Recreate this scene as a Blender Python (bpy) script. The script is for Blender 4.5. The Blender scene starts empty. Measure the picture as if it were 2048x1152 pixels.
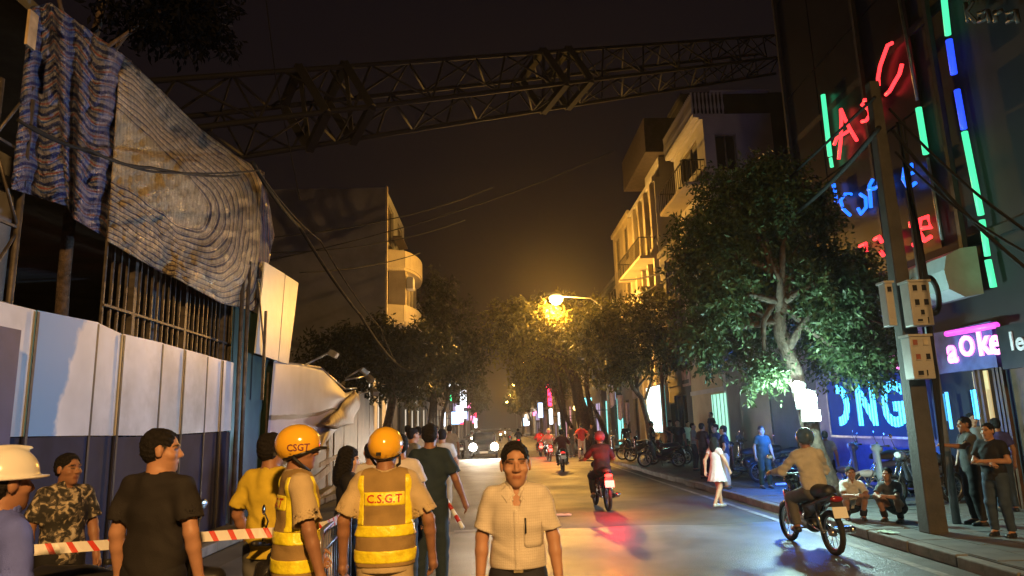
import bpy, bmesh, math, random
import numpy as np
from mathutils import Vector, Matrix, noise as mnoise
from mathutils.bvhtree import BVHTree
random.seed(7); rng = np.random.default_rng(7)
scene = bpy.context.scene
COL = scene.collection
R = math.radians

# ------------------------------------------------------------------ camera
FPX = 1412.0; CAMZ = 1.75; VPX, VPY = 990.0, 855.0; ROLL = 0.03
_v = Vector(((VPX-1024)/FPX, -(VPY-576)/FPX, -1.0))
_yc = _v.normalized()
_s, _c = -math.sin(ROLL), math.cos(ROLL)
_zc = Vector((_s, _c, (_s*_v.x+_c*_v.y))).normalized()
_xc = _yc.cross(_zc)
W2C = Matrix((_xc, _yc, _zc)).transposed()      # world -> camera
C2W = W2C.transposed()
CAM = Vector((0, 0, CAMZ))
cam_data = bpy.data.cameras.new('camera'); cam = bpy.data.objects.new('camera', cam_data)
COL.objects.link(cam); scene.camera = cam
cam.matrix_world = Matrix.Translation(CAM) @ C2W.to_4x4()
cam_data.sensor_width = 36.0; cam_data.lens = FPX/2048*36.0
cam_data.clip_start = 0.05; cam_data.clip_end = 2000

def ray(px, py):
    return C2W @ Vector(((px-1024)/FPX, -(py-576)/FPX, -1.0))
def gnd(px, py, z=0.0):
    d = ray(px, py); return CAM + d*((z-CAMZ)/d.z)
def onx(px, py, X):
    d = ray(px, py); return CAM + d*(X/d.x)
def ony(px, py, Y):
    d = ray(px, py); return CAM + d*(Y/d.y)

# ------------------------------------------------------------------ world, exposure
world = bpy.data.worlds.new('World'); scene.world = world; world.use_nodes = True
wn = world.node_tree.nodes; wl = world.node_tree.links; wn.clear()
w_out = wn.new('ShaderNodeOutputWorld'); w_bg = wn.new('ShaderNodeBackground')
w_sky = wn.new('ShaderNodeTexSky'); w_sky.sky_type = 'NISHITA'; w_sky.sun_disc = False
w_sky.sun_elevation = R(-4.0); w_sky.sun_rotation = R(200)
w_tc = wn.new('ShaderNodeTexCoord'); w_sep = wn.new('ShaderNodeSeparateXYZ')
w_ramp = wn.new('ShaderNodeValToRGB')          # light-polluted night air: warmer and brighter low down
w_ramp.color_ramp.elements[0].position = 0.0; w_ramp.color_ramp.elements[0].color = (0.022, 0.0118, 0.0048, 1)
w_ramp.color_ramp.elements[1].position = 0.75; w_ramp.color_ramp.elements[1].color = (0.0044, 0.0028, 0.0040, 1)
_e = w_ramp.color_ramp.elements.new(0.3); _e.color = (0.0072, 0.0044, 0.0044, 1)
w_mul = wn.new('ShaderNodeMix'); w_mul.data_type = 'RGBA'; w_mul.blend_type = 'ADD'; w_mul.inputs[0].default_value = 0.02
wl.new(w_tc.outputs['Generated'], w_sep.inputs[0]); wl.new(w_sep.outputs['Z'], w_ramp.inputs[0])
wl.new(w_ramp.outputs[0], w_mul.inputs[6]); wl.new(w_sky.outputs[0], w_mul.inputs[7])
wl.new(w_mul.outputs[2], w_bg.inputs['Color']); w_bg.inputs['Strength'].default_value = 1.0
wl.new(w_bg.outputs[0], w_out.inputs['Surface'])
vs = scene.view_settings
vs.view_transform = 'Standard'; vs.look = 'None'; vs.exposure = 0.0; vs.gamma = 1.0; vs.use_curve_mapping = False
cy = scene.cycles
cy.use_denoising = True
try: cy.denoiser = 'OPENIMAGEDENOISE'
except Exception: pass
cy.max_bounces = 4; cy.diffuse_bounces = 2; cy.glossy_bounces = 2; cy.transmission_bounces = 4; cy.volume_bounces = 0
cy.sample_clamp_indirect = 4.0; cy.sample_clamp_direct = 40.0
cy.caustics_reflective = False; cy.caustics_refractive = False

# ------------------------------------------------------------------ materials
def srgb(r, g, b):
    f = lambda c: (c/255/12.92) if c/255 <= 0.04045 else ((c/255+0.055)/1.055)**2.4
    return (f(r), f(g), f(b))
MATS = {}
def mat(name, col=(0.5, 0.5, 0.5), rough=0.6, metal=0.0, var=0.25, scale=6.0, bump=0.0, bscale=None, emit=None, estr=0.0,
        coat=0.0, col2=None, spec=0.5, dirt=0.0):
    if name in MATS: return MATS[name]
    m = bpy.data.materials.new(name); m.use_nodes = True; MATS[name] = m
    nt = m.node_tree; n = nt.nodes; l = nt.links
    b = n['Principled BSDF']
    b.inputs['Roughness'].default_value = rough; b.inputs['Metallic'].default_value = metal
    b.inputs['Specular IOR Level'].default_value = spec
    if coat: b.inputs['Coat Weight'].default_value = coat; b.inputs['Coat Roughness'].default_value = 0.12
    tc = n.new('ShaderNodeTexCoord')
    nz = n.new('ShaderNodeTexNoise'); nz.inputs['Scale'].default_value = scale; nz.inputs['Detail'].default_value = 5
    l.new(tc.outputs['Object'], nz.inputs['Vector'])
    rp = n.new('ShaderNodeValToRGB'); rp.color_ramp.elements[0].position = 0.32; rp.color_ramp.elements[1].position = 0.68
    c2 = col2 or tuple(min(1, c*(1+var)) for c in col); c1 = tuple(c*(1-var) for c in col) if not col2 else col
    rp.color_ramp.elements[0].color = (*c1, 1); rp.color_ramp.elements[1].color = (*c2, 1)
    l.new(nz.outputs['Fac'], rp.inputs['Fac'])
    out = rp.outputs[0]
    if dirt:
        nz2 = n.new('ShaderNodeTexNoise'); nz2.inputs['Scale'].default_value = scale*0.23; nz2.inputs['Detail'].default_value = 8; nz2.inputs['Roughness'].default_value = 0.7
        l.new(tc.outputs['Object'], nz2.inputs['Vector'])
        mp = n.new('ShaderNodeMapRange'); mp.inputs[1].default_value = 0.5; mp.inputs[2].default_value = 0.75; mp.inputs[3].default_value = 0; mp.inputs[4].default_value = dirt
        l.new(nz2.outputs['Fac'], mp.inputs[0])
        mx = n.new('ShaderNodeMix'); mx.data_type = 'RGBA'; mx.inputs[7].default_value = (0.05, 0.04, 0.032, 1)
        l.new(mp.outputs[0], mx.inputs[0]); l.new(out, mx.inputs[6]); out = mx.outputs[2]
    l.new(out, b.inputs['Base Color'])
    if bump:
        bp = n.new('ShaderNodeBump'); bp.inputs['Strength'].default_value = bump; bp.inputs['Distance'].default_value = 0.02
        nb = n.new('ShaderNodeTexNoise'); nb.inputs['Scale'].default_value = bscale or scale*4; nb.inputs['Detail'].default_value = 4
        l.new(tc.outputs['Object'], nb.inputs['Vector']); l.new(nb.outputs['Fac'], bp.inputs['Height']); l.new(bp.outputs[0], b.inputs['Normal'])
    if emit:
        b.inputs['Emission Color'].default_value = (*emit, 1); b.inputs['Emission Strength'].default_value = estr
    return m
def glow(name, c, s, base=(0.10, 0.10, 0.10)):
    return mat(name, base, 0.4, var=0.05, emit=c, estr=s)
def attr_mat(name, rough=0.6, bump=0.0, bscale=120, sss=0.0, spec=0.4, attr='Col', coat=0.0):
    if name in MATS: return MATS[name]
    m = bpy.data.materials.new(name); m.use_nodes = True; MATS[name] = m
    n = m.node_tree.nodes; l = m.node_tree.links; b = n['Principled BSDF']
    b.inputs['Roughness'].default_value = rough; b.inputs['Specular IOR Level'].default_value = spec
    if coat: b.inputs['Coat Weight'].default_value = coat
    a = n.new('ShaderNodeAttribute'); a.attribute_name = attr
    tc = n.new('ShaderNodeTexCoord'); nz = n.new('ShaderNodeTexNoise'); nz.inputs['Scale'].default_value = 14; nz.inputs['Detail'].default_value = 4
    l.new(tc.outputs['Object'], nz.inputs['Vector'])
    mp = n.new('ShaderNodeMapRange'); mp.inputs[3].default_value = 0.78; mp.inputs[4].default_value = 1.22
    l.new(nz.outputs['Fac'], mp.inputs[0])
    mx = n.new('ShaderNodeVectorMath'); mx.operation = 'SCALE'
    l.new(a.outputs['Color'], mx.inputs[0]); l.new(mp.outputs[0], mx.inputs['Scale']); l.new(mx.outputs[0], b.inputs['Base Color'])
    if bump:
        bp = n.new('ShaderNodeBump'); bp.inputs['Strength'].default_value = bump; bp.inputs['Distance'].default_value = 0.005
        nb = n.new('ShaderNodeTexNoise'); nb.inputs['Scale'].default_value = bscale
        l.new(tc.outputs['Object'], nb.inputs['Vector']); l.new(nb.outputs['Fac'], bp.inputs['Height']); l.new(bp.outputs[0], b.inputs['Normal'])
    return m

# ------------------------------------------------------------------ mesh helpers
def fast_mesh(name, V, Q, smooth=True):
    V = np.asarray(V, np.float32).reshape(-1, 3); Q = np.asarray(Q, np.int32)
    me = bpy.data.meshes.new(name); k = Q.shape[1]
    me.vertices.add(len(V)); me.vertices.foreach_set('co', V.ravel())
    me.loops.add(Q.size); me.loops.foreach_set('vertex_index', Q.ravel())
    me.polygons.add(len(Q)); me.polygons.foreach_set('loop_start', np.arange(0, Q.size, k, dtype=np.int32))
    me.polygons.foreach_set('use_smooth', np.full(len(Q), smooth, bool))
    me.update(calc_edges=True); return me
def link(name, me, m=None, parent=None):
    o = bpy.data.objects.new(name, me); COL.objects.link(o)
    if m is not None and me is not None and hasattr(me, 'materials') and not len(me.materials): me.materials.append(m)
    if parent is not None: o.parent = parent
    return o
def tag(o, label=None, cat=None, group=None, kind=None):
    if label: o['label'] = label
    if cat: o['category'] = cat
    if group: o['group'] = group
    if kind: o['kind'] = kind
    return o
def empty(name, loc=(0, 0, 0), rz=0.0, label=None, cat=None, group=None):
    o = bpy.data.objects.new(name, None); COL.objects.link(o); o.location = loc; o.rotation_euler = (0, 0, rz)
    o.empty_display_size = 0.2
    return tag(o, label, cat, group)
def copy_tree(o, parent=None):
    c = o.copy(); COL.objects.link(c); c.parent = parent
    for ch in list(o.children): copy_tree(ch, c)
    return c
class MB:
    def __init__(s): s.v = []; s.f = []
    def add(s, vs, fs):
        n = len(s.v); s.v += [tuple(v) for v in vs]; s.f += [tuple(i+n for i in f) for f in fs]; return s
    def box(s, c, d, rz=0, M=None):
        x, y, z = d[0]/2, d[1]/2, d[2]/2
        vs = [Vector((a*x, b*y, e*z)) for a in (-1, 1) for b in (-1, 1) for e in (-1, 1)]
        if rz: vs = [Matrix.Rotation(rz, 3, 'Z') @ v for v in vs]
        if M is not None: vs = [M @ v for v in vs]
        vs = [v+Vector(c) for v in vs]
        return s.add(vs, [(0, 1, 3, 2), (4, 6, 7, 5), (0, 4, 5, 1), (2, 3, 7, 6), (0, 2, 6, 4), (1, 5, 7, 3)])
    def ext(s, lo, hi):
        return s.box([(a+b)/2 for a, b in zip(lo, hi)], [abs(b-a) for a, b in zip(lo, hi)])
    def tube(s, pts, rad, n=8, cap=True):
        pts = [Vector(p) for p in pts]
        rs = rad if isinstance(rad, (list, tuple)) else [rad]*len(pts)
        base = len(s.v); prev = None
        for i, p in enumerate(pts):
            t = (pts[min(i+1, len(pts)-1)]-pts[max(i-1, 0)])
            t = t.normalized() if t.length > 1e-9 else Vector((0, 0, 1))
            u = prev if prev is not None else (Vector((0, 0, 1)) if abs(t.z) < 0.9 else Vector((1, 0, 0)))
            u = (u-t*u.dot(t)); u = u.normalized() if u.length > 1e-6 else t.orthogonal().normalized(); prev = u
            w = t.cross(u)
            for k in range(n):
                a = 2*math.pi*k/n; s.v.append(tuple(p+(u*math.cos(a)+w*math.sin(a))*rs[i]))
        for i in range(len(pts)-1):
            for k in range(n):
                a = base+i*n+k; b = base+i*n+(k+1) % n; s.f.append((a, b, b+n, a+n))
        if cap:
            s.f.append(tuple(base+k for k in range(n))[::-1]); s.f.append(tuple(base+(len(pts)-1)*n+k for k in range(n)))
        return s
    def bar(s, a, b, w, d=None):
        """square bar from a to b"""
        a = Vector(a); b = Vector(b); t = (b-a); L = t.length; t.normalize(); d = d or w
        u = Vector((0, 0, 1)) if abs(t.z) < 0.95 else Vector((0, 1, 0))
        u = (u-t*u.dot(t)).normalized(); q = t.cross(u)
        vs = [a+u*x*w/2+q*y*d/2 for x in (-1, 1) for y in (-1, 1)]+[b+u*x*w/2+q*y*d/2 for x in (-1, 1) for y in (-1, 1)]
        return s.add(vs, [(0, 1, 3, 2), (4, 6, 7, 5), (0, 4, 5, 1), (2, 3, 7, 6), (0, 2, 6, 4), (1, 5, 7, 3)])
    def lathe(s, prof, c=(0, 0, 0), n=20, axis='Z'):
        base = len(s.v); c = Vector(c)
        for r, z in prof:
            for k in range(n):
                a = 2*math.pi*k/n; p = Vector((r*math.cos(a), r*math.sin(a), z))
                if axis == 'X': p = Vector((p.z, p.x, p.y))
                if axis == 'Y': p = Vector((p.x, p.z, p.y))
                s.v.append(tuple(c+p))
        for i in range(len(prof)-1):
            for k in range(n):
                a = base+i*n+k; b = base+i*n+(k+1) % n; s.f.append((a, b, b+n, a+n))
        return s
    def torus(s, c, Rr, r, axis='X', n=28, m=10):
        return s.lathe([(Rr+r*math.cos(2*math.pi*i/m), r*math.sin(2*math.pi*i/m)) for i in range(m+1)], c, n, axis)
    def quad(s, a, b, c, d): return s.add([a, b, c, d], [(0, 1, 2, 3)])
    def slab(s, quadpts, th):
        """4 points, thickened along the normal"""
        q = [Vector(p) for p in quadpts]; nrm = (q[1]-q[0]).cross(q[3]-q[0]).normalized()*th
        return s.add(q+[p+nrm for p in q], [(3, 2, 1, 0), (4, 5, 6, 7), (0, 1, 5, 4), (1, 2, 6, 5), (2, 3, 7, 6), (3, 0, 4, 7)])
    def build(s, name, m, parent=None, smooth=False, bevel=0.0):
        me = bpy.data.meshes.new(name); me.from_pydata(s.v, [], s.f)
        bm = bmesh.new(); bm.from_mesh(me); bmesh.ops.recalc_face_normals(bm, faces=bm.faces); bm.to_mesh(me); bm.free()
        if smooth: me.polygons.foreach_set('use_smooth', [True]*len(me.polygons))
        o = link(name, me, m, parent)
        if bevel:
            md = o.modifiers.new('bevel', 'BEVEL'); md.width = bevel; md.segments = 2; md.limit_method = 'ANGLE'
        return o
def struct(o): o['kind'] = 'structure'; return o
def grid_mesh(fn, nu, nv, th=0.0):
    """fn(u,v)->Vector, u,v in 0..1; returns verts, quads, uv"""
    V = [fn(i/nu, j/nv) for j in range(nv+1) for i in range(nu+1)]
    Q = [(j*(nu+1)+i, j*(nu+1)+i+1, (j+1)*(nu+1)+i+1, (j+1)*(nu+1)+i) for j in range(nv) for i in range(nu)]
    return V, Q

# ------------------------------------------------------------------ signed distance fields -> smooth meshes
def snet(Fd, org, h):
    neg = Fd < 0
    nx, ny, nz = Fd.shape
    c = neg[:-1, :-1, :-1].astype(np.int8)
    cnt = np.zeros((nx-1, ny-1, nz-1), np.int8)
    for a in (0, 1):
        for b in (0, 1):
            for d in (0, 1): cnt += neg[a:nx-1+a, b:ny-1+b, d:nz-1+d]
    I, J, K = np.nonzero((cnt > 0) & (cnt < 8))
    if len(I) == 0: return np.zeros((0, 3)), np.zeros((0, 4), int)
    idx = np.full(cnt.shape, -1, np.int32); idx[I, J, K] = np.arange(len(I))
    acc = np.zeros((len(I), 3)); num = np.zeros(len(I))
    cor = [(a, b, d) for a in (0, 1) for b in (0, 1) for d in (0, 1)]
    val = {q: Fd[I+q[0], J+q[1], K+q[2]] for q in cor}
    for q in cor:
        for ax in range(3):
            if q[ax] == 0:
                q2 = tuple(1 if i == ax else q[i] for i in range(3))
                a, b = val[q], val[q2]; m = (a < 0) != (b < 0)
                t = np.where(m, a/np.where(m, a-b, 1), 0)
                p = np.array(q, float)[None, :].repeat(len(I), 0); p[:, ax] += t
                acc += p*m[:, None]; num += m
    V = (acc/num[:, None]+np.stack([I, J, K], 1))*h+np.asarray(org)
    Q = []
    for ax in range(3):
        sl1 = [slice(None)]*3; sl2 = [slice(None)]*3; sl1[ax] = slice(0, -1); sl2[ax] = slice(1, None)
        o1, o2 = [(1, 2), (2, 0), (0, 1)][ax]
        A = neg[tuple(sl1)]; B = neg[tuple(sl2)]
        for (flip, msk) in ((False, A & ~B), (True, ~A & B)):
            P = np.stack(np.nonzero(msk), 1)
            if not len(P): continue
            P = P[(P[:, o1] > 0) & (P[:, o2] > 0) & (P[:, o1] < Fd.shape[o1]-1) & (P[:, o2] < Fd.shape[o2]-1)]
            def g(d1, d2):
                q = P.copy(); q[:, o1] += d1; q[:, o2] += d2; return idx[q[:, 0], q[:, 1], q[:, 2]]
            f = np.stack([g(-1, -1), g(0, -1), g(0, 0), g(-1, 0)], 1)
            Q.append(f[:, ::-1] if flip else f)
    Q = np.concatenate(Q); Q = Q[(Q >= 0).all(1)]
    return V, Q
def smin(a, b, k):
    if k <= 0: return np.minimum(a, b)
    h = np.clip(0.5+0.5*(b-a)/k, 0, 1); return b+(a-b)*h-k*h*(1-h)
class Fld:
    def __init__(s, lo, hi, h):
        s.h = h; s.lo = np.asarray(lo, float); n = np.ceil((np.asarray(hi)-s.lo)/h).astype(int)+1
        s.ax = [(s.lo[i]+np.arange(n[i])*h).astype(np.float32) for i in range(3)]
        s.F = np.full(tuple(n), 0.25, np.float32)
    def sub(s, lo, hi):
        sl = []
        for i in range(3):
            a = max(0, int((lo[i]-s.lo[i])/s.h)-1); b = min(len(s.ax[i]), int((hi[i]-s.lo[i])/s.h)+3); sl.append(slice(a, max(a, b)))
        return tuple(sl), (s.ax[0][sl[0]][:, None, None], s.ax[1][sl[1]][None, :, None], s.ax[2][sl[2]][None, None, :])
    def _op(s, lo, hi, fn, k, mode, m=0.05):
        lo = np.asarray(lo)-m-k; hi = np.asarray(hi)+m+k
        sl, P = s.sub(lo, hi)
        if s.F[sl].size == 0: return
        d = fn(*P)
        if mode == 'add': s.F[sl] = smin(s.F[sl], d, k)
        elif mode == 'cut': s.F[sl] = -smin(-s.F[sl], d, k)
    def cone(s, a, b, ra, rb, k=0.02, sy=1.0, mode='add', trim=None, sx=1.0):
        a = np.asarray(a, np.float32); b = np.asarray(b, np.float32); r = max(ra, rb)
        lo = np.minimum(a, b)-r*max(1, sx, sy); hi = np.maximum(a, b)+r*max(1, sx, sy)
        ba = b-a; L2 = float(ba@ba)+1e-9
        def fn(X, Y, Z):
            dx, dy, dz = X-a[0], Y-a[1], Z-a[2]
            t = np.clip((dx*ba[0]+dy*ba[1]+dz*ba[2])/L2, 0, 1)
            q = np.sqrt(((dx-t*ba[0])/sx)**2+((dy-t*ba[1])/sy)**2+(dz-t*ba[2])**2)
            d = (q-(ra+(rb-ra)*t))*min(1, sx, sy)**0.5
            if trim is not None:
                e = (dx*ba[0]+dy*ba[1]+dz*ba[2])/math.sqrt(L2)
                d = np.maximum(d, e-math.sqrt(L2)*trim)
            return d
        s._op(lo, hi, fn, k, mode)
    def ell(s, c, r, k=0.02, mode='add', Rm=None, ctr=None):
        """ellipsoid; with Rm (3x3, local->field) c is in the local frame about ctr"""
        c = np.asarray(c, np.float32); r = np.asarray(r, np.float32)
        if Rm is None: Rm = np.eye(3)
        ctr = np.zeros(3) if ctr is None else np.asarray(ctr)
        cw = Rm@c+ctr; mr = float(r.max())
        def fn(X, Y, Z):
            dx, dy, dz = X-cw[0], Y-cw[1], Z-cw[2]
            q = 0; q2 = 0
            for i in range(3):
                e = (dx*Rm[0, i]+dy*Rm[1, i]+dz*Rm[2, i])/r[i]; q = q+e*e; q2 = q2+(e/r[i])**2
            q = np.sqrt(q); return q*(q-1)/np.maximum(np.sqrt(q2), 1e-6)
        s._op(cw-mr, cw+mr, fn, k, mode)
    def box(s, c, hs, rad=0.01, k=0.01, mode='add', Rm=None):
        c = np.asarray(c, np.float32); hs = np.asarray(hs, np.float32)-rad
        if Rm is None: Rm = np.eye(3)
        mr = float(np.linalg.norm(hs))+rad
        def fn(X, Y, Z):
            dx, dy, dz = X-c[0], Y-c[1], Z-c[2]
            q = [np.abs(dx*Rm[0, i]+dy*Rm[1, i]+dz*Rm[2, i])-hs[i] for i in range(3)]
            o = np.sqrt(sum(np.maximum(e, 0)**2 for e in q)); return o+np.minimum(np.maximum(np.maximum(q[0], q[1]), q[2]), 0)-rad
        s._op(c-mr, c+mr, fn, k, mode)
    def plane(s, p, n, k=0.0):
        """remove everything on the side the normal points to"""
        X, Y, Z = s.ax[0][:, None, None], s.ax[1][None, :, None], s.ax[2][None, None, :]
        d = (X-p[0])*n[0]+(Y-p[1])*n[1]+(Z-p[2])*n[2]
        s.F = np.maximum(s.F, d) if k == 0 else -smin(-s.F, -d, k)
    def noise(s, amp, fn):
        X, Y, Z = s.ax[0][:, None, None], s.ax[1][None, :, None], s.ax[2][None, None, :]
        s.F += (amp*fn(X, Y, Z)).astype(np.float32)
    def mesh(s): 
        F = s.F.copy()
        F[0] = F[-1] = 0.25; F[:, 0] = F[:, -1] = 0.25; F[:, :, 0] = F[:, :, -1] = 0.25
        return snet(F, s.lo, s.h)
def rot3(yaw=0, pitch=0, roll=0):
    m = Matrix.Rotation(yaw, 3, 'Z') @ Matrix.Rotation(pitch, 3, 'X') @ Matrix.Rotation(roll, 3, 'Y')
    return np.array(m)
def text_mesh(txt, size, ext=0.002, bold=0.0, res=2):
    cu = bpy.data.curves.new('text', 'FONT'); cu.body = txt; cu.size = size; cu.extrude = ext; cu.offset = bold; cu.resolution_u = res
    cu.align_x = 'CENTER'; cu.align_y = 'CENTER'
    o = bpy.data.objects.new('text', cu); COL.objects.link(o)
    dg = bpy.context.evaluated_depsgraph_get(); me = bpy.data.meshes.new_from_object(o.evaluated_get(dg))
    bpy.data.objects.remove(o); bpy.data.curves.remove(cu); return me
# ------------------------------------------------------------------ people
V3 = lambda *a: np.array(a, float)
SKIN = dict(warm=srgb(168, 124, 98), tan=srgb(146, 104, 80), pale=srgb(196, 152, 126))
def fold_fn(seed, q=1.0):
    r = np.random.default_rng(seed); ph = r.uniform(0, 6.28, 8); f = r.uniform(0.85, 1.2, 8)
    def fn(X, Y, Z):
        w = np.sin(9*f[0]*X*q+ph[0]+3*np.sin(7*Z+ph[1]))+np.sin(8*f[1]*Y*q+ph[2])
        a = np.sin(34*f[2]*Z*q+2.2*w+ph[3]); b = np.sin(27*f[3]*(X+0.6*Z)*q+1.7*w+ph[4]); c = np.sin(22*f[4]*(Y-0.5*Z)*q+ph[5]+w)
        return a*np.abs(a)*0.5+b*0.35+c*0.3
    return fn
STAND = dict(pel=V3(0, 0, .93), chest=V3(0, .01, 1.26), neck=V3(0, -.015, 1.42), head=(0, 0), hx=0.0,
             el=V3(-.235, -.02, 1.13), wl=V3(-.255, .05, .87), er=V3(.235, -.02, 1.13), wr=V3(.255, .05, .87),
             kl=V3(-.105, .03, .50), al=V3(-.12, -.02, .09), kr=V3(.105, .03, .50), ar=V3(.12, -.02, .09), sh=.160)
RIDE = dict(STAND, pel=V3(0, -.26, .80), chest=V3(0, -.16, 1.13), neck=V3(0, -.13, 1.30), el=V3(-.32, .04, 1.02), wl=V3(-.33, .30, 1.00),
            er=V3(.32, .04, 1.02), wr=V3(.33, .30, 1.00), kl=V3(-.17, .14, .66), al=V3(-.17, .02, .30), kr=V3(.17, .14, .66), ar=V3(.17, .02, .30))
SQUAT = dict(STAND, pel=V3(0, -.22, .27), chest=V3(0, -.06, .56), neck=V3(0, .01, .71), el=V3(-.20, .20, .47), wl=V3(-.06, .36, .50),
             er=V3(.20, .20, .47), wr=V3(.05, .35, .49), kl=V3(-.17, .17, .46), al=V3(-.14, .0, .09), kr=V3(.17, .17, .46), ar=V3(.14, .0, .09))
WALK = dict(STAND, kl=V3(-.09, .14, .51), al=V3(-.09, .20, .10), kr=V3(.09, -.02, .50), ar=V3(.09, -.26, .15), el=V3(-.25, -.10, 1.14), wl=V3(-.26, -.10, .88), er=V3(.25, .05, 1.13), wr=V3(.26, .17, .90))
CROSS = dict(STAND, el=V3(-.25, .04, 1.13), wl=V3(.06, .21, 1.13), er=V3(.25, .04, 1.11), wr=V3(-.08, .22, 1.09))
HIPS = dict(STAND, el=V3(-.36, -.10, 1.15), wl=V3(-.20, .06, .98), er=V3(.36, -.10, 1.15), wr=V3(.20, .06, .98))
POCK = dict(STAND, el=V3(-.30, -.07, 1.14), wl=V3(-.21, .07, .92), er=V3(.29, -.06, 1.14), wr=V3(.25, .06, .88))
PHONE = dict(STAND, el=V3(-.24, .03, 1.13), wl=V3(-.07, .26, 1.28), er=V3(.25, .02, 1.13), wr=V3(.10, .27, 1.26), head=(0, -.2))

def torso(f, P, inf, k=0.05, dz=0.0, broad=1.0, belly=0.0):
    pel, ch, nk = P['pel'], P['chest'], P['neck']; up = (ch-pel)/np.linalg.norm(ch-pel); sh = P['sh']*broad
    f.cone(pel, pel+up*.12, .132+inf, .122+inf, k, sy=.76, sx=1.06)
    f.cone(pel+up*.10+V3(0, belly*.5, 0), ch-up*.02, .124+inf+belly*.4, .140+inf, k, sy=.74, sx=1.05*broad)
    f.cone(ch-up*.02, ch+up*.06, .140+inf, .122+inf, k, sy=.74, sx=1.05*broad)
    sl, sr = shoulders(P, broad)
    f.cone(sl*.88+sr*.12-V3(0,0,.012), sr*.88+sl*.12-V3(0,0,.012), .058+inf*.8, .058+inf*.8, k)
    f.cone(nk+V3(0, 0, .0), sl*.8+nk*.2, .050+inf*.4, .048+inf*.6, k); f.cone(nk, sr*.8+nk*.2, .050+inf*.4, .048+inf*.6, k)
def shoulders(P, broad=1.0):
    base = P['neck']*.72+P['chest']*.28; s = P['sh']*broad
    return base+V3(-s, 0, .0), base+V3(s, 0, .0)
def hand(f, el, wr, curl=0.35, side=1, gap=.021):
    d = wr-el; d = d/np.linalg.norm(d)
    fr = V3(0, 1, 0) if abs(d[1]) < .75 else V3(1.0*side, 0, 0)
    s = fr-d*(fr@d); s /= np.linalg.norm(s)
    n = np.cross(d, s)*side; n = n if n[0]*side < 0 or abs(n[0]) < .3 else -n     # palm faces the body
    kn = wr+d*.085
    f.cone(wr, wr+d*.07, .026, .034, .02, ); f.cone(wr+d*.05-s*.022, wr+d*.05+s*.022, .021, .021, .015)
    for i in range(4):
        o = (i-1.5)*gap; L = (.066, .078, .074, .058)[3-i] if True else .07
        a = kn+s*o-d*.012; b = a+(d*math.cos(curl)+n*math.sin(curl)+s*o*1.2)*L*.55; c = b+(d*math.cos(curl*2.6)+n*math.sin(curl*2.6))*L*.55
        f.cone(a, b, .0095, .009, .004); f.cone(b, c, .009, .0075, .004)
    a = wr+d*.02+s*.026; b = a+(d*.6+s*.6+n*.3)*.045; c = b+(d*.9+s*.15+n*.4)*.035
    f.cone(a, b, .014, .011, .012); f.cone(b, c, .011, .009, .004)
def headmat(P, hc): return rot3(P['head'][0], P['head'][1], P['head'][2] if len(P['head']) > 2 else 0)
def head_center(P): 
    nk, ch = P['neck'], P['chest']
    return P.get('hc', nk+V3(0, .022, .155))
def head(f, P):
    s = P.get('hs', 1.05)
    hc = head_center(P); M = headmat(P, hc); e = lambda c, r, k=.015, mode='add': f.ell(np.array(c)*s, np.array(r)*s, k, mode, M, hc)
    q = lambda c: M@(np.array(c)*s)+hc
    f.cone(P['neck']-V3(0, 0, .03), hc+M@V3(0, -.018, -.075), .058, .053*s, .03)
    e((0, -.014, .034), (.074, .094, .082)); e((0, .022, -.032), (.061, .066, .074), .03); e((0, .045, -.075), (.040, .036, .034), .03)
    e((0, .066, -.096), (.022, .018, .016), .02)
    for x in (-1, 1):
        e((x*.046, .052, -.018), (.022, .030, .022), .02); e((x*.030, .078, .033), (.026, .014, .009), .014)
        e((x*.031, .098, .013), (.017, .013, .010), .010, 'cut')
        e((x*.077, -.006, .0), (.010, .022, .034), .008); e((x*.015, .092, -.025), (.010, .012, .008), .006)
    f.cone(q((0, .084, .016)), q((0, .104, -.020)), .008*s, .0125*s, .012)
    e((0, .084, -.051), (.024, .008, .005), .008); e((0, .081, -.062), (.021, .008, .006), .008)
    return hc, M
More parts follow.
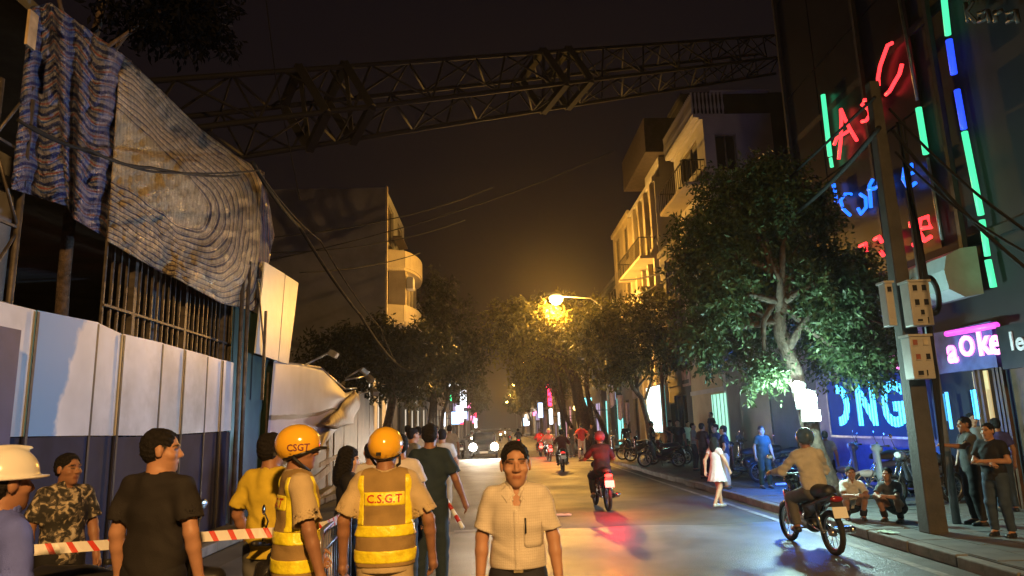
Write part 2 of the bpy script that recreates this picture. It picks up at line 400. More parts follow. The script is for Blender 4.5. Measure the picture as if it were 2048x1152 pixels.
def person(name, label, loc, face, H=1.68, pose=STAND, skin='warm', res=.016, seed=0, shirt=None, pants=None, shoes=(.02, .02, .022), hair=(.012, .010, .010),
           hair_style='short', group=None, head_yaw=None, broad=1.0, fingers=True, belly=0.0, dress=None, vest=None, helmet=None, barefoot=False, extra=None, cat='person', loc_z=None):
    P = dict(pose); s = H/1.70
    if head_yaw is not None: P['head'] = head_yaw if isinstance(head_yaw, tuple) else (head_yaw, 0)
    root = empty(name, loc, face, label, cat, group); root.scale = (s, s, s)
    hc = head_center(P); M = headmat(P, hc)
    pts = np.array([P[k] for k in ('pel', 'chest', 'neck', 'el', 'wl', 'er', 'wr', 'kl', 'al', 'kr', 'ar')]+[hc])
    lo = pts.min(0)-V3(.26, .27, .10); hi = pts.max(0)+V3(.26, .27, .20); lo[2] = max(lo[2], -.01)
    sl, sr = shoulders(P, broad)
    # --- body
    f = Fld(lo, hi, res); torso(f, P, -.012, broad=broad)
    for (a, e, w, sd) in ((sl, P['el'], P['wl'], -1), (sr, P['er'], P['wr'], 1)):
        f.cone(a, e, .048, .040, .03); f.cone(e, e+(w-e)*.3, .041, .040, .015); f.cone(e+(w-e)*.3, w, .040, .026, .015)
        if fingers: hand(f, e, w, side=sd, gap=max(.021, 1.45*res+.008) if res > .01 else .021)
        else: d = (w-e)/np.linalg.norm(w-e); f.cone(w, w+d*.11, .03, .024, .02); f.cone(w+d*.02, w+d*.05+V3(0, .03, 0), .014, .012, .01)
    for (h, kn, an) in ((P['pel']+V3(-.085, 0, -.03), P['kl'], P['al']), (P['pel']+V3(.085, 0, -.03), P['kr'], P['ar'])):
        f.cone(h, kn, .082, .056, .04); f.cone(kn, kn*.7+an*.3, .054, .056, .02); f.cone(kn*.7+an*.3, an, .056, .036, .02)
        f.cone(an, an+V3(0, .12, -.045), .036, .026, .02)
    head(f, P)
    V, Q = f.mesh(); me = fast_mesh('body', V, Q)
    c = np.ones((len(V), 4)); c[:, :3] = SKIN[skin] if isinstance(skin, str) else skin
    HS = P.get('hs', 1.05); L = (V-hc)@M/HS
    near = res < .02
    lips = (np.abs(L[:, 0]) < .023) & (np.abs(L[:, 2]+.058) < .010) & (L[:, 1] > .075)
    brow = (np.abs(np.abs(L[:, 0])-.031) < .022) & (np.abs(L[:, 2]-.036+.15*np.abs(np.abs(L[:, 0])-.03)) < .0045) & (L[:, 1] > .055)
    eye = (np.abs(np.abs(L[:, 0])-.031) < .012) & (np.abs(L[:, 2]-.013) < .0045) & (L[:, 1] > .06)
    stub = (L[:, 2] < -.062) & (L[:, 1] > .03) & (L[:, 2] > -.13) & ~lips
    if near:
        c[lips, :3] *= (.70, .55, .52); c[stub, :3] *= .90
        zl = np.interp(L[:, 1], [-.10, -.03, .0, .025, .05, .075, .1], [-.062, -.050, -.012, .014, .066, .090, .098])+.004*np.sin(L[:, 0]*160)
        hm = np.clip((L[:, 2]-zl+.010)/.020, 0, 1)*(L[:, 2] > -.08)*(np.abs(L[:, 0]) < .0745+.02*(L[:, 1] < -.03))
        if hair_style: c[:, :3] = c[:, :3]*(1-hm[:, None])+np.asarray(hair)[None, :]*hm[:, None]
        c[brow, :3] = (.022, .016, .013); c[eye, :3] = (.045, .03, .024)
    a = me.color_attributes.new('Col', 'FLOAT_COLOR', 'POINT'); a.data.foreach_set('color', c.astype(np.float32).ravel())
    link('body', me, attr_mat('skin', .52, spec=.35), root)
    ff = fold_fn(seed, 1.45 if res < .0125 else 1.0)
    # --- shirt
    if shirt:
        inf = shirt.get('inf', .012); hem = shirt.get('hem', .90); slv = shirt.get('sleeve', .68)
        f = Fld(lo, hi, res); torso(f, P, inf, broad=broad, belly=belly)
        up = (P['chest']-P['pel'])/np.linalg.norm(P['chest']-P['pel'])
        f.cone(P['pel']-up*.10, P['pel']+up*.1, .140+inf+shirt.get('flare', 0), .132+inf, .05, sy=.80, sx=1.06)
        cuts = []
        for (a, e, w) in ((sl, P['el'], P['wl']), (sr, P['er'], P['wr'])):
            if slv <= 1:
                fl = shirt.get('cuff', .072); b = a+(e-a)*slv
                f.cone(a, b+(b-a)*.25, .060, fl, .035, trim=.8); cuts.append((a+(b-a)*.86, b+(b-a)*.4, fl-max(.020, 2*res), fl-max(.012, 1.7*res)))
            else:
                f.cone(a, e, .068, .060, .035); f.cone(e, e+(w-e)*(slv-1)*1.1, .060, .046, .02, trim=.91)
        f.noise(shirt.get('fold', .007), ff)
        for ca, cb, r1, r2 in cuts: f.cone(ca, cb, r1, r2, .002, mode='cut')
        f.plane(P['pel']+up*(hem-.93), -up)
        nk = P['neck']; op = shirt.get('neck', .066)
        f.cone(nk+V3(0, .012, -.005), nk+V3(0, .03, .12), op*.9, op*1.25, .01, mode='cut')
        if shirt.get('vneck'): f.cone(nk+V3(0, .125, -.10), nk+V3(0, .10, .02), .016, .052, .004, mode='cut')
        V, Q = f.mesh(); so = link('shirt', fast_mesh('shirt', V, Q), shirt['mat'], root)
        root_shirt = (V, Q)
        if shirt.get('collar'):
            cf = Fld(nk-V3(.15, .15, .12), nk+V3(.15, .18, .10), min(res, .0065))
            cf.cone(nk+V3(0, .006, -.022), nk+V3(0, .018, .045), .088, .072, .0)
            cf.cone(nk+V3(0, .006, -.06), nk+V3(0, .018, .10), .072, .064, .0, mode='cut')
            cf.cone(nk+V3(0, .12, -.10), nk+V3(0, .10, .08), .012, .045, .004, mode='cut')
            for x in (-1, 1): cf.box(nk+V3(x*.052, .090, -.036), (.028, .010, .036), .006, .006, Rm=rot3(x*-.45, .30, x*.5))
            if res < .0095:
                so_b = BVHTree.FromPolygons([tuple(v) for v in V.tolist()], [tuple(q) for q in Q.tolist()])
                for x in (-1, 1):
                    W = [(x*.060, .030, .030), (x*.014, .092, -.020), (x*.060, .10, -.075), (x*.105, .045, -.022)]; N = 8; VV = []
                    for j in range(N+1):
                        for i in range(N+1):
                            u, w = i/N, j/N; p = nk+(1-u)*(1-w)*V3(*W[0])+u*(1-w)*V3(*W[1])+u*w*V3(*W[2])+(1-u)*w*V3(*W[3])
                            d = V3(p[0]*.6, .8, .35); d /= np.linalg.norm(d); h = so_b.ray_cast(Vector(p+d*.3), Vector(-d)); 
                            if h[0] and (Vector(p)-h[0]).length < .06: p = np.array(h[0])*.7+p*.3+d*.007
                            VV.append(p)
                    QQ = [(j*(N+1)+i, j*(N+1)+i+1, (j+1)*(N+1)+i+1, (j+1)*(N+1)+i) for j in range(N) for i in range(N)]
                    link('collar_wing', fast_mesh('collar_wing', VV, QQ), shirt.get('collar_mat', shirt['mat']), root).modifiers.new('t', 'SOLIDIFY').thickness = .004
            cf.plane(nk+V3(0, .0, .050), V3(0, -.35, 1)/1.06)
            V2, Q2 = cf.mesh()
            if len(V2): link('collar', fast_mesh('collar', V2, Q2), shirt.get('collar_mat', shirt['mat']), root)
    if vest: vest(root, P, lo, hi, res, broad, ff, torso)
    # --- trousers or dress
    if pants:
        f = Fld(lo, hi, max(res, .010)); up = (P['chest']-P['pel'])/np.linalg.norm(P['chest']-P['pel']); g = pants.get('inf', .014)
        f.cone(P['pel']-up*.02, P['pel']+up*.09, .132+g, .122+g, .04, sy=.78, sx=1.06)
        ln = pants.get('len', 1.0)
        for (h, kn, an) in ((P['pel']+V3(-.085, 0, -.03), P['kl'], P['al']), (P['pel']+V3(.085, 0, -.03), P['kr'], P['ar'])):
            if ln >= .6:
                f.cone(h, kn, .088+g, .066+g, .04); f.cone(kn, an+(an-kn)*-.02, .066+g, pants.get('cuff', .060), .03, trim=1.0)
            else: f.cone(h, h+(kn-h)*(ln*2.1), .088+g, .082+g, .04, trim=.92)
        f.noise(pants.get('fold', .006), fold_fn(seed+50)); f.plane(P['pel']+up*.09, up)
        V, Q = f.mesh(); link('trousers' if ln >= .6 else 'shorts', fast_mesh('trousers', V, Q), pants['mat'], root)
    if dress:
        f = Fld(lo, hi, res); torso(f, P, .008, broad=broad)
        f.cone(P['pel']+V3(0, 0, .10), P['pel']+V3(0, .0, -.30), .135, .255, .05, sy=.85, trim=.97)
        for (a, e) in ((sl, P['el']), (sr, P['er'])): f.cone(a, a+(e-a)*.4, .068, .062, .03, trim=.9)
        f.noise(.008, lambda X, Y, Z: np.sin(np.arctan2(Y, X)*11+2*np.sin(5*Z))*np.clip((1.0-Z)*2.4, .1, 1.2))
        nk = P['neck']; f.cone(nk+V3(0, .012, -.005), nk+V3(0, .03, .12), .06, .08, .01, mode='cut')
        V, Q = f.mesh(); link('dress', fast_mesh('dress', V, Q), dress['mat'], root)
    # --- shoes
    if not barefoot:
        sm = mat('shoe_%d_%d_%d' % tuple(int(x*255) for x in shoes), shoes, .45, var=.15)
        for (kn, an) in ((P['kl'], P['al']), (P['kr'], P['ar'])):
            f = Fld(an-V3(.09, .13, .11), an+V3(.09, .24, .08), max(.008, res*.7))
            f.cone(an+V3(0, -.02, -.05), an+V3(0, .07, -.055), .046, .046, .02); f.cone(an+V3(0, .07, -.058), an+V3(0, .15, -.062), .045, .036, .02)
            f.plane(an+V3(0, 0, -.085), V3(0, 0, -1))
            V, Q = f.mesh(); link('shoe', fast_mesh('shoe', V, Q), sm, root)
    # --- hair
    if hair_style:
        hres = min(res*.75, .0075) if res < .02 else res*.8
        f = Fld(hc-V3(.17, .19, .42), hc+V3(.17, .19, .20), hres)
        e = lambda cc, rr, k=.01, mode='add': f.ell(np.array(cc)*HS, np.array(rr)*HS, k, mode, M, hc)
        e((0, -.018, .050), (.0775, .0980, .080)); e((0, -.038, .010), (.0755, .0745, .078), .015)
        if hair_style == 'long':
            e((0, -.055, -.10), (.095, .065, .17), .03); e((-.065, -.01, -.06), (.030, .055, .12), .03); e((.065, -.01, -.06), (.030, .055, .12), .03)
            e((0, .115, -.050), (.064, .085, .110), .008, 'cut')
        else:
            e((0, .118, -.020), (.077, .100, .132), .006, 'cut'); e((0, .01, -.125), (.13, .105, .085), .01, 'cut')
            e((-.085, .0, -.030), (.035, .036, .040), .008, 'cut'); e((.085, .0, -.030), (.035, .036, .040), .008, 'cut')
        sd = seed*1.7
        f.noise(.0036, lambda X, Y, Z: np.sin(150*X+sd+9*np.sin(27*Z+11*Y))*np.sin(130*Y+sd+5*np.sin(31*X))+.8*np.sin(190*Z+60*X+4*np.sin(40*Y))+.6*np.sin(47*X+39*Y+sd))
        V, Q = f.mesh()
        if len(V): link('hair', fast_mesh('hair', V, Q), mat('hair_%d' % int(hair[0]*1000), hair, .78, var=.5, scale=60, bump=.6, bscale=220, spec=.2), root)
    if helmet: helmet(root, hc, M, res)
    if extra: extra(root, P, hc, M)
    return root

# --- head gear
def rider_helmet(m, visor=False, res0=.010, rim=None, peak=True, texts=None, low=-.025):
    def fn(root, hc, M, res):
        f = Fld(hc-V3(.20, .22, .16), hc+V3(.20, .24, .22), max(res0, res*.6))
        e = lambda c, r, k=.01, mode='add': f.ell(c, r, k, mode, M, hc)
        e((0, -.012, .045), (.118, .142, .122)); e((0, -.012, .040), (.100, .124, .104), .004, 'cut')
        n = M@V3(0, .26, -1); n /= np.linalg.norm(n); f.plane(hc+M@V3(0, 0, low), n)
        V, Q = f.mesh(); hel = link('helmet', fast_mesh('helmet', V, Q), m, root)
        f = Fld(hc-V3(.20, .24, .16), hc+V3(.20, .26, .22), max(res0, res*.6))
        e = lambda c, r, k=.01, mode='add': f.ell(c, r, k, mode, M, hc)
        e((0, -.012, .045), (.123, .147, .125)); e((0, -.012, .040), (.101, .125, .105), .004, 'cut')
        f.plane(hc+M@V3(0, 0, low+.010), -n); f.plane(hc+M@V3(0, 0, low-.014), n)
        if peak: f.ell((0, .135, low+.035), (.075, .055, .010), .012, 'add', M, hc)
        V, Q = f.mesh(); link('rim', fast_mesh('rim', V, Q), rim or mat('helmet_rim', (.015, .014, .014), .35, var=.1), root)
        mb = MB()
        q = lambda *c: M@V3(*c)+hc
        for x in (-1, 1): mb.tube([q(x*.105, -.02, low-.01), q(x*.088, .03, -.085), q(x*.03, .062, -.122)], .010, 6)
        mb.build('chin_strap', mat('strap', (.014, .013, .013), .6), root, True)
        mb = MB(); mb.box(q(0, -.150, low+.012), (.03, .014, .022), M=Matrix(M.tolist())); mb.build('buckle', mat('strap', (.014, .013, .013), .6), root)
        if texts:
            bvh = BVHTree.FromPolygons([tuple(v) for v in np.asarray([w.co for w in hel.data.vertices])], [tuple(p.vertices) for p in hel.data.polygons])
            for (txt, size, ang, zz, tm) in texts:
                me = text_mesh(txt, size, 0.0, .001)
                for v in me.vertices:
                    t = ang-v.co.x/.128; d = M@V3(math.sin(t), math.cos(t), 0); o = hc+M@V3(0, -.012, zz+v.co.y)
                    h = bvh.ray_cast(Vector(o+d*.4), Vector(-d))
                    if h[0]: v.co = h[0]+Vector(d)*.0025
                link('lettering', me, tm, root)
    return fn
def hard_hat(m):
    def fn(root, hc, M, res):
        f = Fld(hc-V3(.22, .26, .12), hc+V3(.22, .28, .24), .008)
        e = lambda c, r, k=.01, mode='add': f.ell(c, r, k, mode, M, hc)
        e((0, -.010, .050), (.116, .138, .130)); e((0, -.010, .170), (.020, .110, .016), .02)
        f.plane(hc+M@V3(0, 0, .030), M@V3(0, 0, -1))
        e((0, .012, .036), (.135, .172, .011), .012)
        e((0, -.010, .030), (.100, .122, .112), .004, 'cut')
        V, Q = f.mesh(); link('hard_hat', fast_mesh('hard_hat', V, Q), m, root)
    return fn
# ------------------------------------------------------------------ motorbikes (local forward = +Y)
BK = {}
def bike_meshes(kind):
    if kind in BK: return BK[kind]
    D = {}
    def sd(name, lo, hi, h, fn): f = Fld(lo, hi, h); fn(f); V, Q = f.mesh(); D[name] = fast_mesh(name, V, Q)
    tyre = MB(); tyre.torus((0, 0, 0), .245, .038, 'X', 30, 10); D['tyre'] = tyre
    rim = MB(); rim.torus((0, 0, 0), .205, .014, 'X', 30, 6)
    for k in range(12 if kind == 'under' else 5):
        a = 2*math.pi*k/(12 if kind == 'under' else 5); w = .004 if kind == 'under' else .014
        rim.tube([(0.02*(-1)**k, 0, 0), (0, .205*math.cos(a), .205*math.sin(a))], w, 5)
    rim.lathe([(.0, -.045), (.04, -.045), (.05, 0), (.04, .045), (0, .045)], (0, 0, 0), 14, 'X'); D['rim'] = rim
    if kind == 'under':
        def body(f):
            f.cone((0, .33, .80), (0, .27, .50), .085, .07, .05, sx=1.0); f.cone((0, .27, .50), (0, .02, .40), .075, .085, .05, sx=.8)
            f.cone((0, -.05, .55), (0, -.70, .74), .095, .055, .05, sx=1.15); f.cone((0, -.02, .42), (0, -.35, .60), .075, .09, .05)
            for x in (-1, 1): f.cone((x*.14, .36, .72), (x*.17, .20, .34), .045, .05, .04, sx=.5, sy=1.6)
            f.ell((0, .40, .88), (.12, .10, .085), .03)
        sd('body', (-.26, -.85, .2), (.26, .62, 1.05), .014, body)
        def seat(f): f.cone((0, -.02, .755), (0, -.30, .775), .075, .105, .03, sx=1.25); f.cone((0, -.30, .775), (0, -.60, .80), .105, .085, .03, sx=1.2); f.plane((0, 0, .735), (0, .03, -1))
        sd('seat', (-.2, -.75, .68), (.2, .12, .95), .014, seat)
    else:
        def body(f):
            f.cone((0, .42, .92), (0, .40, .46), .10, .12, .05, sx=1.6, sy=.55); f.box((0, .16, .335), (.15, .22, .045), .03, .03)
            f.cone((0, -.10, .50), (0, -.62, .66), .15, .10, .05, sx=1.05); f.cone((0, -.10, .40), (0, -.35, .45), .13, .13, .05)
            f.ell((0, .40, .98), (.15, .11, .09), .03); f.ell((0, .62, .50), (.085, .17, .08), .03)
        sd('body', (-.3, -.85, .2), (.3, .85, 1.15), .015, body)
        def seat(f): f.cone((0, .02, .745), (0, -.30, .755), .10, .14, .03, sx=1.1); f.cone((0, -.30, .755), (0, -.62, .79), .14, .11, .03, sx=1.05); f.plane((0, 0, .72), (0, .03, -1))
        sd('seat', (-.22, -.8, .66), (.22, .15, .95), .015, seat)
    def ff(f): f.cone((0, .62, .36), (0, .84, .52), .0, .0, .0) if False else None; f.ell((0, .64, .44), (.055, .26, .13), .01); f.ell((0, .64, .32), (.2, .285, .22), .004, 'cut'); f.plane((0, 0, .30), (0, 0, -1))
    sd('front_fender', (-.12, .3, .2), (.12, 1.0, .65), .012, ff)
    def eng(f): f.cone((0, .12, .34), (0, -.12, .32), .08, .10, .03); f.cone((0, .12, .36), (0, .30, .36), .055, .05, .01); f.cone((.09, -.1, .30), (.11, -.62, .29), .035, .03, .02)
    sd('engine', (-.2, -.75, .15), (.2, .45, .55), .014, eng)
    def exh(f): f.cone((.13, .05, .24), (.15, -.28, .26), .022, .022, .01); f.cone((.15, -.28, .26), (.17, -.78, .34), .045, .05, .02)
    sd('exhaust', (0, -.95, .15), (.3, .2, .5), .012, exh)
    def hl(f): f.ell((0, .485, .90 if kind == 'under' else 1.0), (.085, .035, .06), .01)
    sd('headlight', (-.15, .4, .75), (.15, .6, 1.15), .010, hl)
    def tl(f): f.ell((0, -.79 if kind == 'under' else -.74, .72), (.085, .035, .04), .01)
    sd('tail_light', (-.15, -.9, .6), (.15, -.65, .85), .010, tl)
    def mir(f): f.ell((0, 0, 0), (.055, .012, .038), .004)
    sd('mirror', (-.09, -.04, -.06), (.09, .04, .06), .008, mir)
    BK[kind] = D; return D
M_TYRE = mat('tyre_rubber', (.018, .018, .018), .85, var=.2)
M_RIM = mat('alloy', (.45, .45, .46), .3, .9, var=.1)
M_SEAT = mat('seat_vinyl', (.016, .015, .015), .5, var=.15)
M_BLK = mat('black_plastic', (.02, .02, .021), .45, var=.15)
M_CHR = mat('chrome', (.6, .6, .6), .18, 1.0, var=.05)
M_PLATE = mat('plate_white', (.8, .8, .78), .4, var=.04)
M_LENS_OFF = mat('lens_clear', (.5, .5, .5), .1, var=.05)
M_TAIL_OFF = mat('lens_red', (.25, .01, .01), .15, var=.05)
M_TAIL_ON = glow('tail_red_on', (1, .03, .02), 9, (.4, .01, .01))
M_TAIL_DIM = glow('tail_red_dim', (1, .02, .015), 3.5, (.4, .01, .01))
M_HEAD_ON = glow('headlamp_on', (1, .82, .55), 90)
def bike(label, loc, rz, color=(.02, .02, .02), kind='under', tail=None, headl=None, lean=0.0, lod=0, group='motorbikes', plate=True, mirrors=True, name='motorbike', rough=.22):
    D = bike_meshes(kind); root = empty(name, loc, rz, label, 'motorbike', group); root.rotation_euler = (0, lean, rz)
    key = 'bikepaint_%d_%d_%d' % tuple(int(c*255) for c in color); pm = mat(key, color, rough, var=.06, coat=.6)
    def put(n, m, key=None, loc=None, parent=root, smooth=True):
        me = D[key or n]
        if isinstance(me, MB): 
            k2 = (key or n)+'_me'
            if k2 not in D: o0 = me.build(key or n, m, None, True); D[k2] = o0.data; bpy.data.objects.remove(o0)
            me = D[k2]
        o = bpy.data.objects.new(n, me); COL.objects.link(o); o.parent = parent
        if not len(me.materials): me.materials.append(m)
        o.material_slots[0].link = 'OBJECT'; o.material_slots[0].material = m
        if loc: o.location = loc
        return o
    put('body', pm); put('seat', M_SEAT); put('front_fender', pm); put('engine', M_BLK); put('exhaust', M_CHR)
    for y in (.64, -.60):
        w = put('wheel', M_TYRE, 'tyre', (0, y, .283)); put('rim', M_RIM, 'rim', None, w)
    put('headlight', headl or M_LENS_OFF); put('tail_light', tail or M_TAIL_OFF)
    for x in (-1, 1):
        for nm, pts_, r_ in (('fork', [(x*.07, .64, .283), (x*.063, .50, .60), (x*.042, .40, .86)], .018), ('swingarm', [(x*.11, -.60, .283), (x*.1, -.15, .36)], .02), ('shock_absorber', [(x*.12, -.56, .30), (x*.12, -.45, .62)], .025)):
            if nm+str(x) not in D: fk = MB(); fk.tube(pts_, r_, 6); D[nm+str(x)] = fk
            put(nm, M_CHR, nm+str(x))
    hb = MB(); z = 1.0 if kind == 'under' else 1.06
    hb.tube([(-.34, .28, z), (-.15, .36, z-.03), (.15, .36, z-.03), (.34, .28, z)], .013, 6); hb.build('handlebar', M_BLK, root, True)
    for x in (-1, 1):
        g = MB(); g.tube([(x*.35, .276, z+.001), (x*.22, .325, z-.012)], .019, 7); g.build('grip', M_SEAT, root, True)
        if mirrors:
            st = MB(); st.tube([(x*.24, .32, z), (x*.28, .36, z+.14), (x*.30, .34, z+.19)], .006, 5); st.build('mirror_stem', M_BLK, root, True)
            put('mirror', M_CHR, 'mirror', (x*.33, .335, z+.22))
    if plate:
        p = MB(); p.box((0, -.845, .56), (.19, .006, .14), M=Matrix.Rotation(-.3, 3, 'X')); p.build('number_plate', M_PLATE, root)
        rf = MB(); rf.box((0, -.80, .60), (.15, .02, .24), M=Matrix.Rotation(-.3, 3, 'X')); rf.build('rear_fender', M_BLK, root)
    if lean != 0: ks = MB(); ks.tube([(-.1, 0, .28), (-.24, -.06, .01 if lean == 0 else .08)], .011, 5); ks.build('kickstand', M_BLK, root)
    fr = MB(); fr.tube([(-.22, .02, .27), (.22, .02, .27)], .013, 6); fr.build('footrest', M_BLK, root, True)
    return root
# ------------------------------------------------------------------ lamps first: sodium street lamps along the right kerb
SOD = (1.0, .47, .07)
M_POLE = mat('lamp_pole_steel', (.16, .16, .15), .5, .6, var=.2)
M_SODLENS = glow('sodium_lens', (1.0, .62, .16), 300)
def point(name, loc, col, W, rad=.15, parent=None, spot=None, aim=None):
    ld = bpy.data.lights.new(name, 'SPOT' if spot else 'POINT'); ld.energy = W; ld.color = col; ld.shadow_soft_size = rad
    if spot: ld.spot_size = spot; ld.spot_blend = .8
    o = bpy.data.objects.new(name, ld); COL.objects.link(o); o.location = loc
    if aim is not None: o.rotation_euler = (Vector(aim)-Vector(loc)).to_track_quat('-Z', 'Y').to_euler()
    if parent is not None: o.parent = parent
    return o
def street_lamp(x, y, z, px, W, label, col=SOD, cut=None, aim=None):
    r = empty('street_lamp', (px, y, .14), 0, label, 'street lamp', 'sodium street lamps on the right kerb')
    m = MB(); m.tube([(0, 0, 0), (0, 0, z-1.2)], [.11, .06], 10); m.build('pole', M_POLE, r, True)
    m = MB(); m.tube([(0, 0, z-1.25), (-.15, 0, z-.55), (-.7, 0, z-.12), (x-px+.3, 0, z+.02)], .045, 8); m.build('arm', M_POLE, r, True)
    m = MB(); m.lathe([(.02, -.42), (.12, -.34), (.17, -.1), (.16, .12), (.07, .3), (.02, .32)], (x-px, 0, z+.06), 12, 'X'); m.build('lamp_head', M_POLE, r, True)
    m = MB(); m.lathe([(.01, -.42), (.20, -.38), (.36, -.20), (.40, .01)], (x-px-.05, 0, z-.05), 16); m.build('lens', M_SODLENS, r, True)
    point('sodium_lamp', (x-px-.05, 0, z-.56), col, W, .28, r, cut, (x-px-.05+aim[0], aim[1], z-.56+aim[2]) if cut else None)
street_lamp(2.9, -8.5, 8.4, 5.75, 15500, 'sodium street lamp on the right kerb just behind the viewer', (1, .54, .18), R(126), (-4.5, 6.5, -6.0))
street_lamp(3.75, 40.0, 8.9, 6.4, 12000, 'nearest glowing sodium street lamp above the trees on the right')
street_lamp(3.6, 80.0, 9.0, 6.4, 5000, 'second glowing sodium street lamp further down the street')
street_lamp(3.6, 122.0, 9.0, 6.4, 5000, 'third sodium street lamp down the street')
street_lamp(3.6, 164.0, 9.0, 6.4, 4500, 'fourth sodium street lamp down the street')
street_lamp(3.6, 208.0, 9.0, 6.4, 4500, 'farthest sodium street lamp down the street')

# ------------------------------------------------------------------ ground, road, pavements
def asphalt(name, c, r0, r1, sc=1.0):
    m = mat(name, c, .5, var=.32, scale=1.3*sc, bump=.5, bscale=55, dirt=.55)
    n = m.node_tree.nodes; l = m.node_tree.links; b = n['Principled BSDF']
    tc = n.new('ShaderNodeTexCoord'); nz = n.new('ShaderNodeTexNoise'); nz.inputs['Scale'].default_value = .55; nz.inputs['Detail'].default_value = 6
    l.new(tc.outputs['Object'], nz.inputs['Vector'])
    mp = n.new('ShaderNodeMapRange'); mp.inputs[1].default_value = .35; mp.inputs[2].default_value = .65; mp.inputs[3].default_value = r0; mp.inputs[4].default_value = r1
    l.new(nz.outputs['Fac'], mp.inputs[0]); l.new(mp.outputs[0], b.inputs['Roughness'])
    return m
M_ROAD = asphalt('asphalt', (.070, .067, .062), .56, .74)
M_ROAD2 = asphalt('asphalt_new', (.105, .102, .096), .38, .54)
M_PAVE = mat('pavement', (.10, .094, .088), .7, var=.3, scale=3, bump=.3, bscale=40, dirt=.5)
M_KERB = mat('kerb_concrete', (.15, .142, .13), .75, var=.3, scale=5, bump=.3, bscale=30, dirt=.5)
KX = 5.3
m = MB(); m.quad((-400, -60, -.03), (400, -60, -.03), (400, 900, -.03), (-400, 900, -.03)); struct(m.build('ground', M_PAVE))
m = MB(); m.quad((-4.3, -14, 0), (KX, -14, 0), (KX, 330, 0), (-4.3, 330, 0)); road = struct(m.build('road', M_ROAD))
m = MB()
pts = [(-4.25, -6), (KX-.02, -6)]+[(KX-.02-i*.6, 12.6+.12*math.sin(i*1.7)+.03*i) for i in range(16)]
m.add([(x, y, .004) for x, y in pts], [tuple(range(len(pts)))]); m.build('asphalt_patch', M_ROAD2, road)
M_PAINT = mat('road_paint', (.26, .25, .23), .6, var=.35, scale=9, dirt=.9)
m = MB(); m.quad((4.86, -6, .008), (4.98, -6, .008), (4.98, 60, .008), (4.86, 60, .008)); m.build('edge_line', M_PAINT, road)
for k in range(12):
    m = MB(); y = 15+k*7; m.quad((.42, y, .008), (.54, y, .008), (.54, y+2.2, .008), (.42, y+2.2, .008)) if k else None
    if k: m.build('lane_dash', M_PAINT, road)
m = MB(); m.quad((-.75, 12.75, .008), (-.30, 12.8, .008), (-.28, 12.98, .008), (-.76, 12.94, .008)); m.build('stop_line', M_PAINT, road)
m = MB(); m.ext((KX+.16, -14, 0), (16, 330, .14)); pave_r = struct(m.build('pavement_right', M_PAVE))
m = MB(); m.ext((-30, -14, 0), (-4.46, 330, .14)); pave_l = struct(m.build('pavement_left', M_PAVE))
ks = MB(); ks.box((0, 0, .075), (.155, .985, .15)); k0 = ks.build('kerb_stone', M_KERB, pave_r, bevel=.018); k0.location = (KX+.08, -4, 0)
for k in range(1, 52):
    o = k0.copy(); COL.objects.link(o); o.parent = pave_r; o.location = (KX+.08+random.uniform(-.012, .012), -4+k, random.uniform(-.015, .012)); o.rotation_euler = (0, 0, random.uniform(-.012, .012))
m = MB(); m.ext((KX, 48, 0), (KX+.155, 330, .15)); tag(m.build('kerb_line', M_KERB, pave_r), kind='stuff')
k1 = k0.copy(); COL.objects.link(k1); k1.parent = pave_l; k1.location = (-4.38, 1, 0)
for k in range(1, 45):
    o = k0.copy(); COL.objects.link(o); o.parent = pave_l; o.location = (-4.38+random.uniform(-.012, .012), 1+k, random.uniform(-.015, .012))
# paving slabs on the near right pavement (each about 0.5 m)
ps = MB(); ps.box((0, 0, 0), (.485, .485, .03)); s0 = ps.build('paving_slab', mat('paving_slab', (.115, .108, .10), .72, var=.35, scale=2.5, bump=.25, bscale=40, dirt=.5), pave_r)
cnt = 0
for j in range(0, 34):
    for i in range(0, 7):
        x = KX+.42+i*.5; y = 6.3+j*.5
        o = s0 if cnt == 0 else s0.copy()
        if cnt: COL.objects.link(o); o.parent = pave_r
        o.location = (x, y, .131+random.uniform(-.004, .005)); o.rotation_euler = (random.uniform(-.008, .008), random.uniform(-.008, .008), random.uniform(-.01, .01)); cnt += 1
# litter on the road
def litter(label, p, s, c, seed):
    r = random.Random(seed); V, Q = grid_mesh(lambda u, v: Vector(((u-.5)*s, (v-.5)*s*.6, .012+.03*s*abs(math.sin(7*u+seed)*math.cos(5*v+seed*2))*2)), 5, 4)
    o = link('paper_scrap', fast_mesh('paper_scrap', V, Q, False), mat('paper_%d' % seed, c, .7, var=.1)); o.location = p; o.rotation_euler = (0, 0, seed); tag(o, label, 'litter')
litter('crumpled white paper scrap on the road beside the man in the cream shirt', gnd(1126, 1031), .34, (.7, .66, .55), 3)
litter('pale green plastic scrap lying in front of the two squatting men', gnd(1775, 1066, .15), .28, (.45, .6, .5), 5)

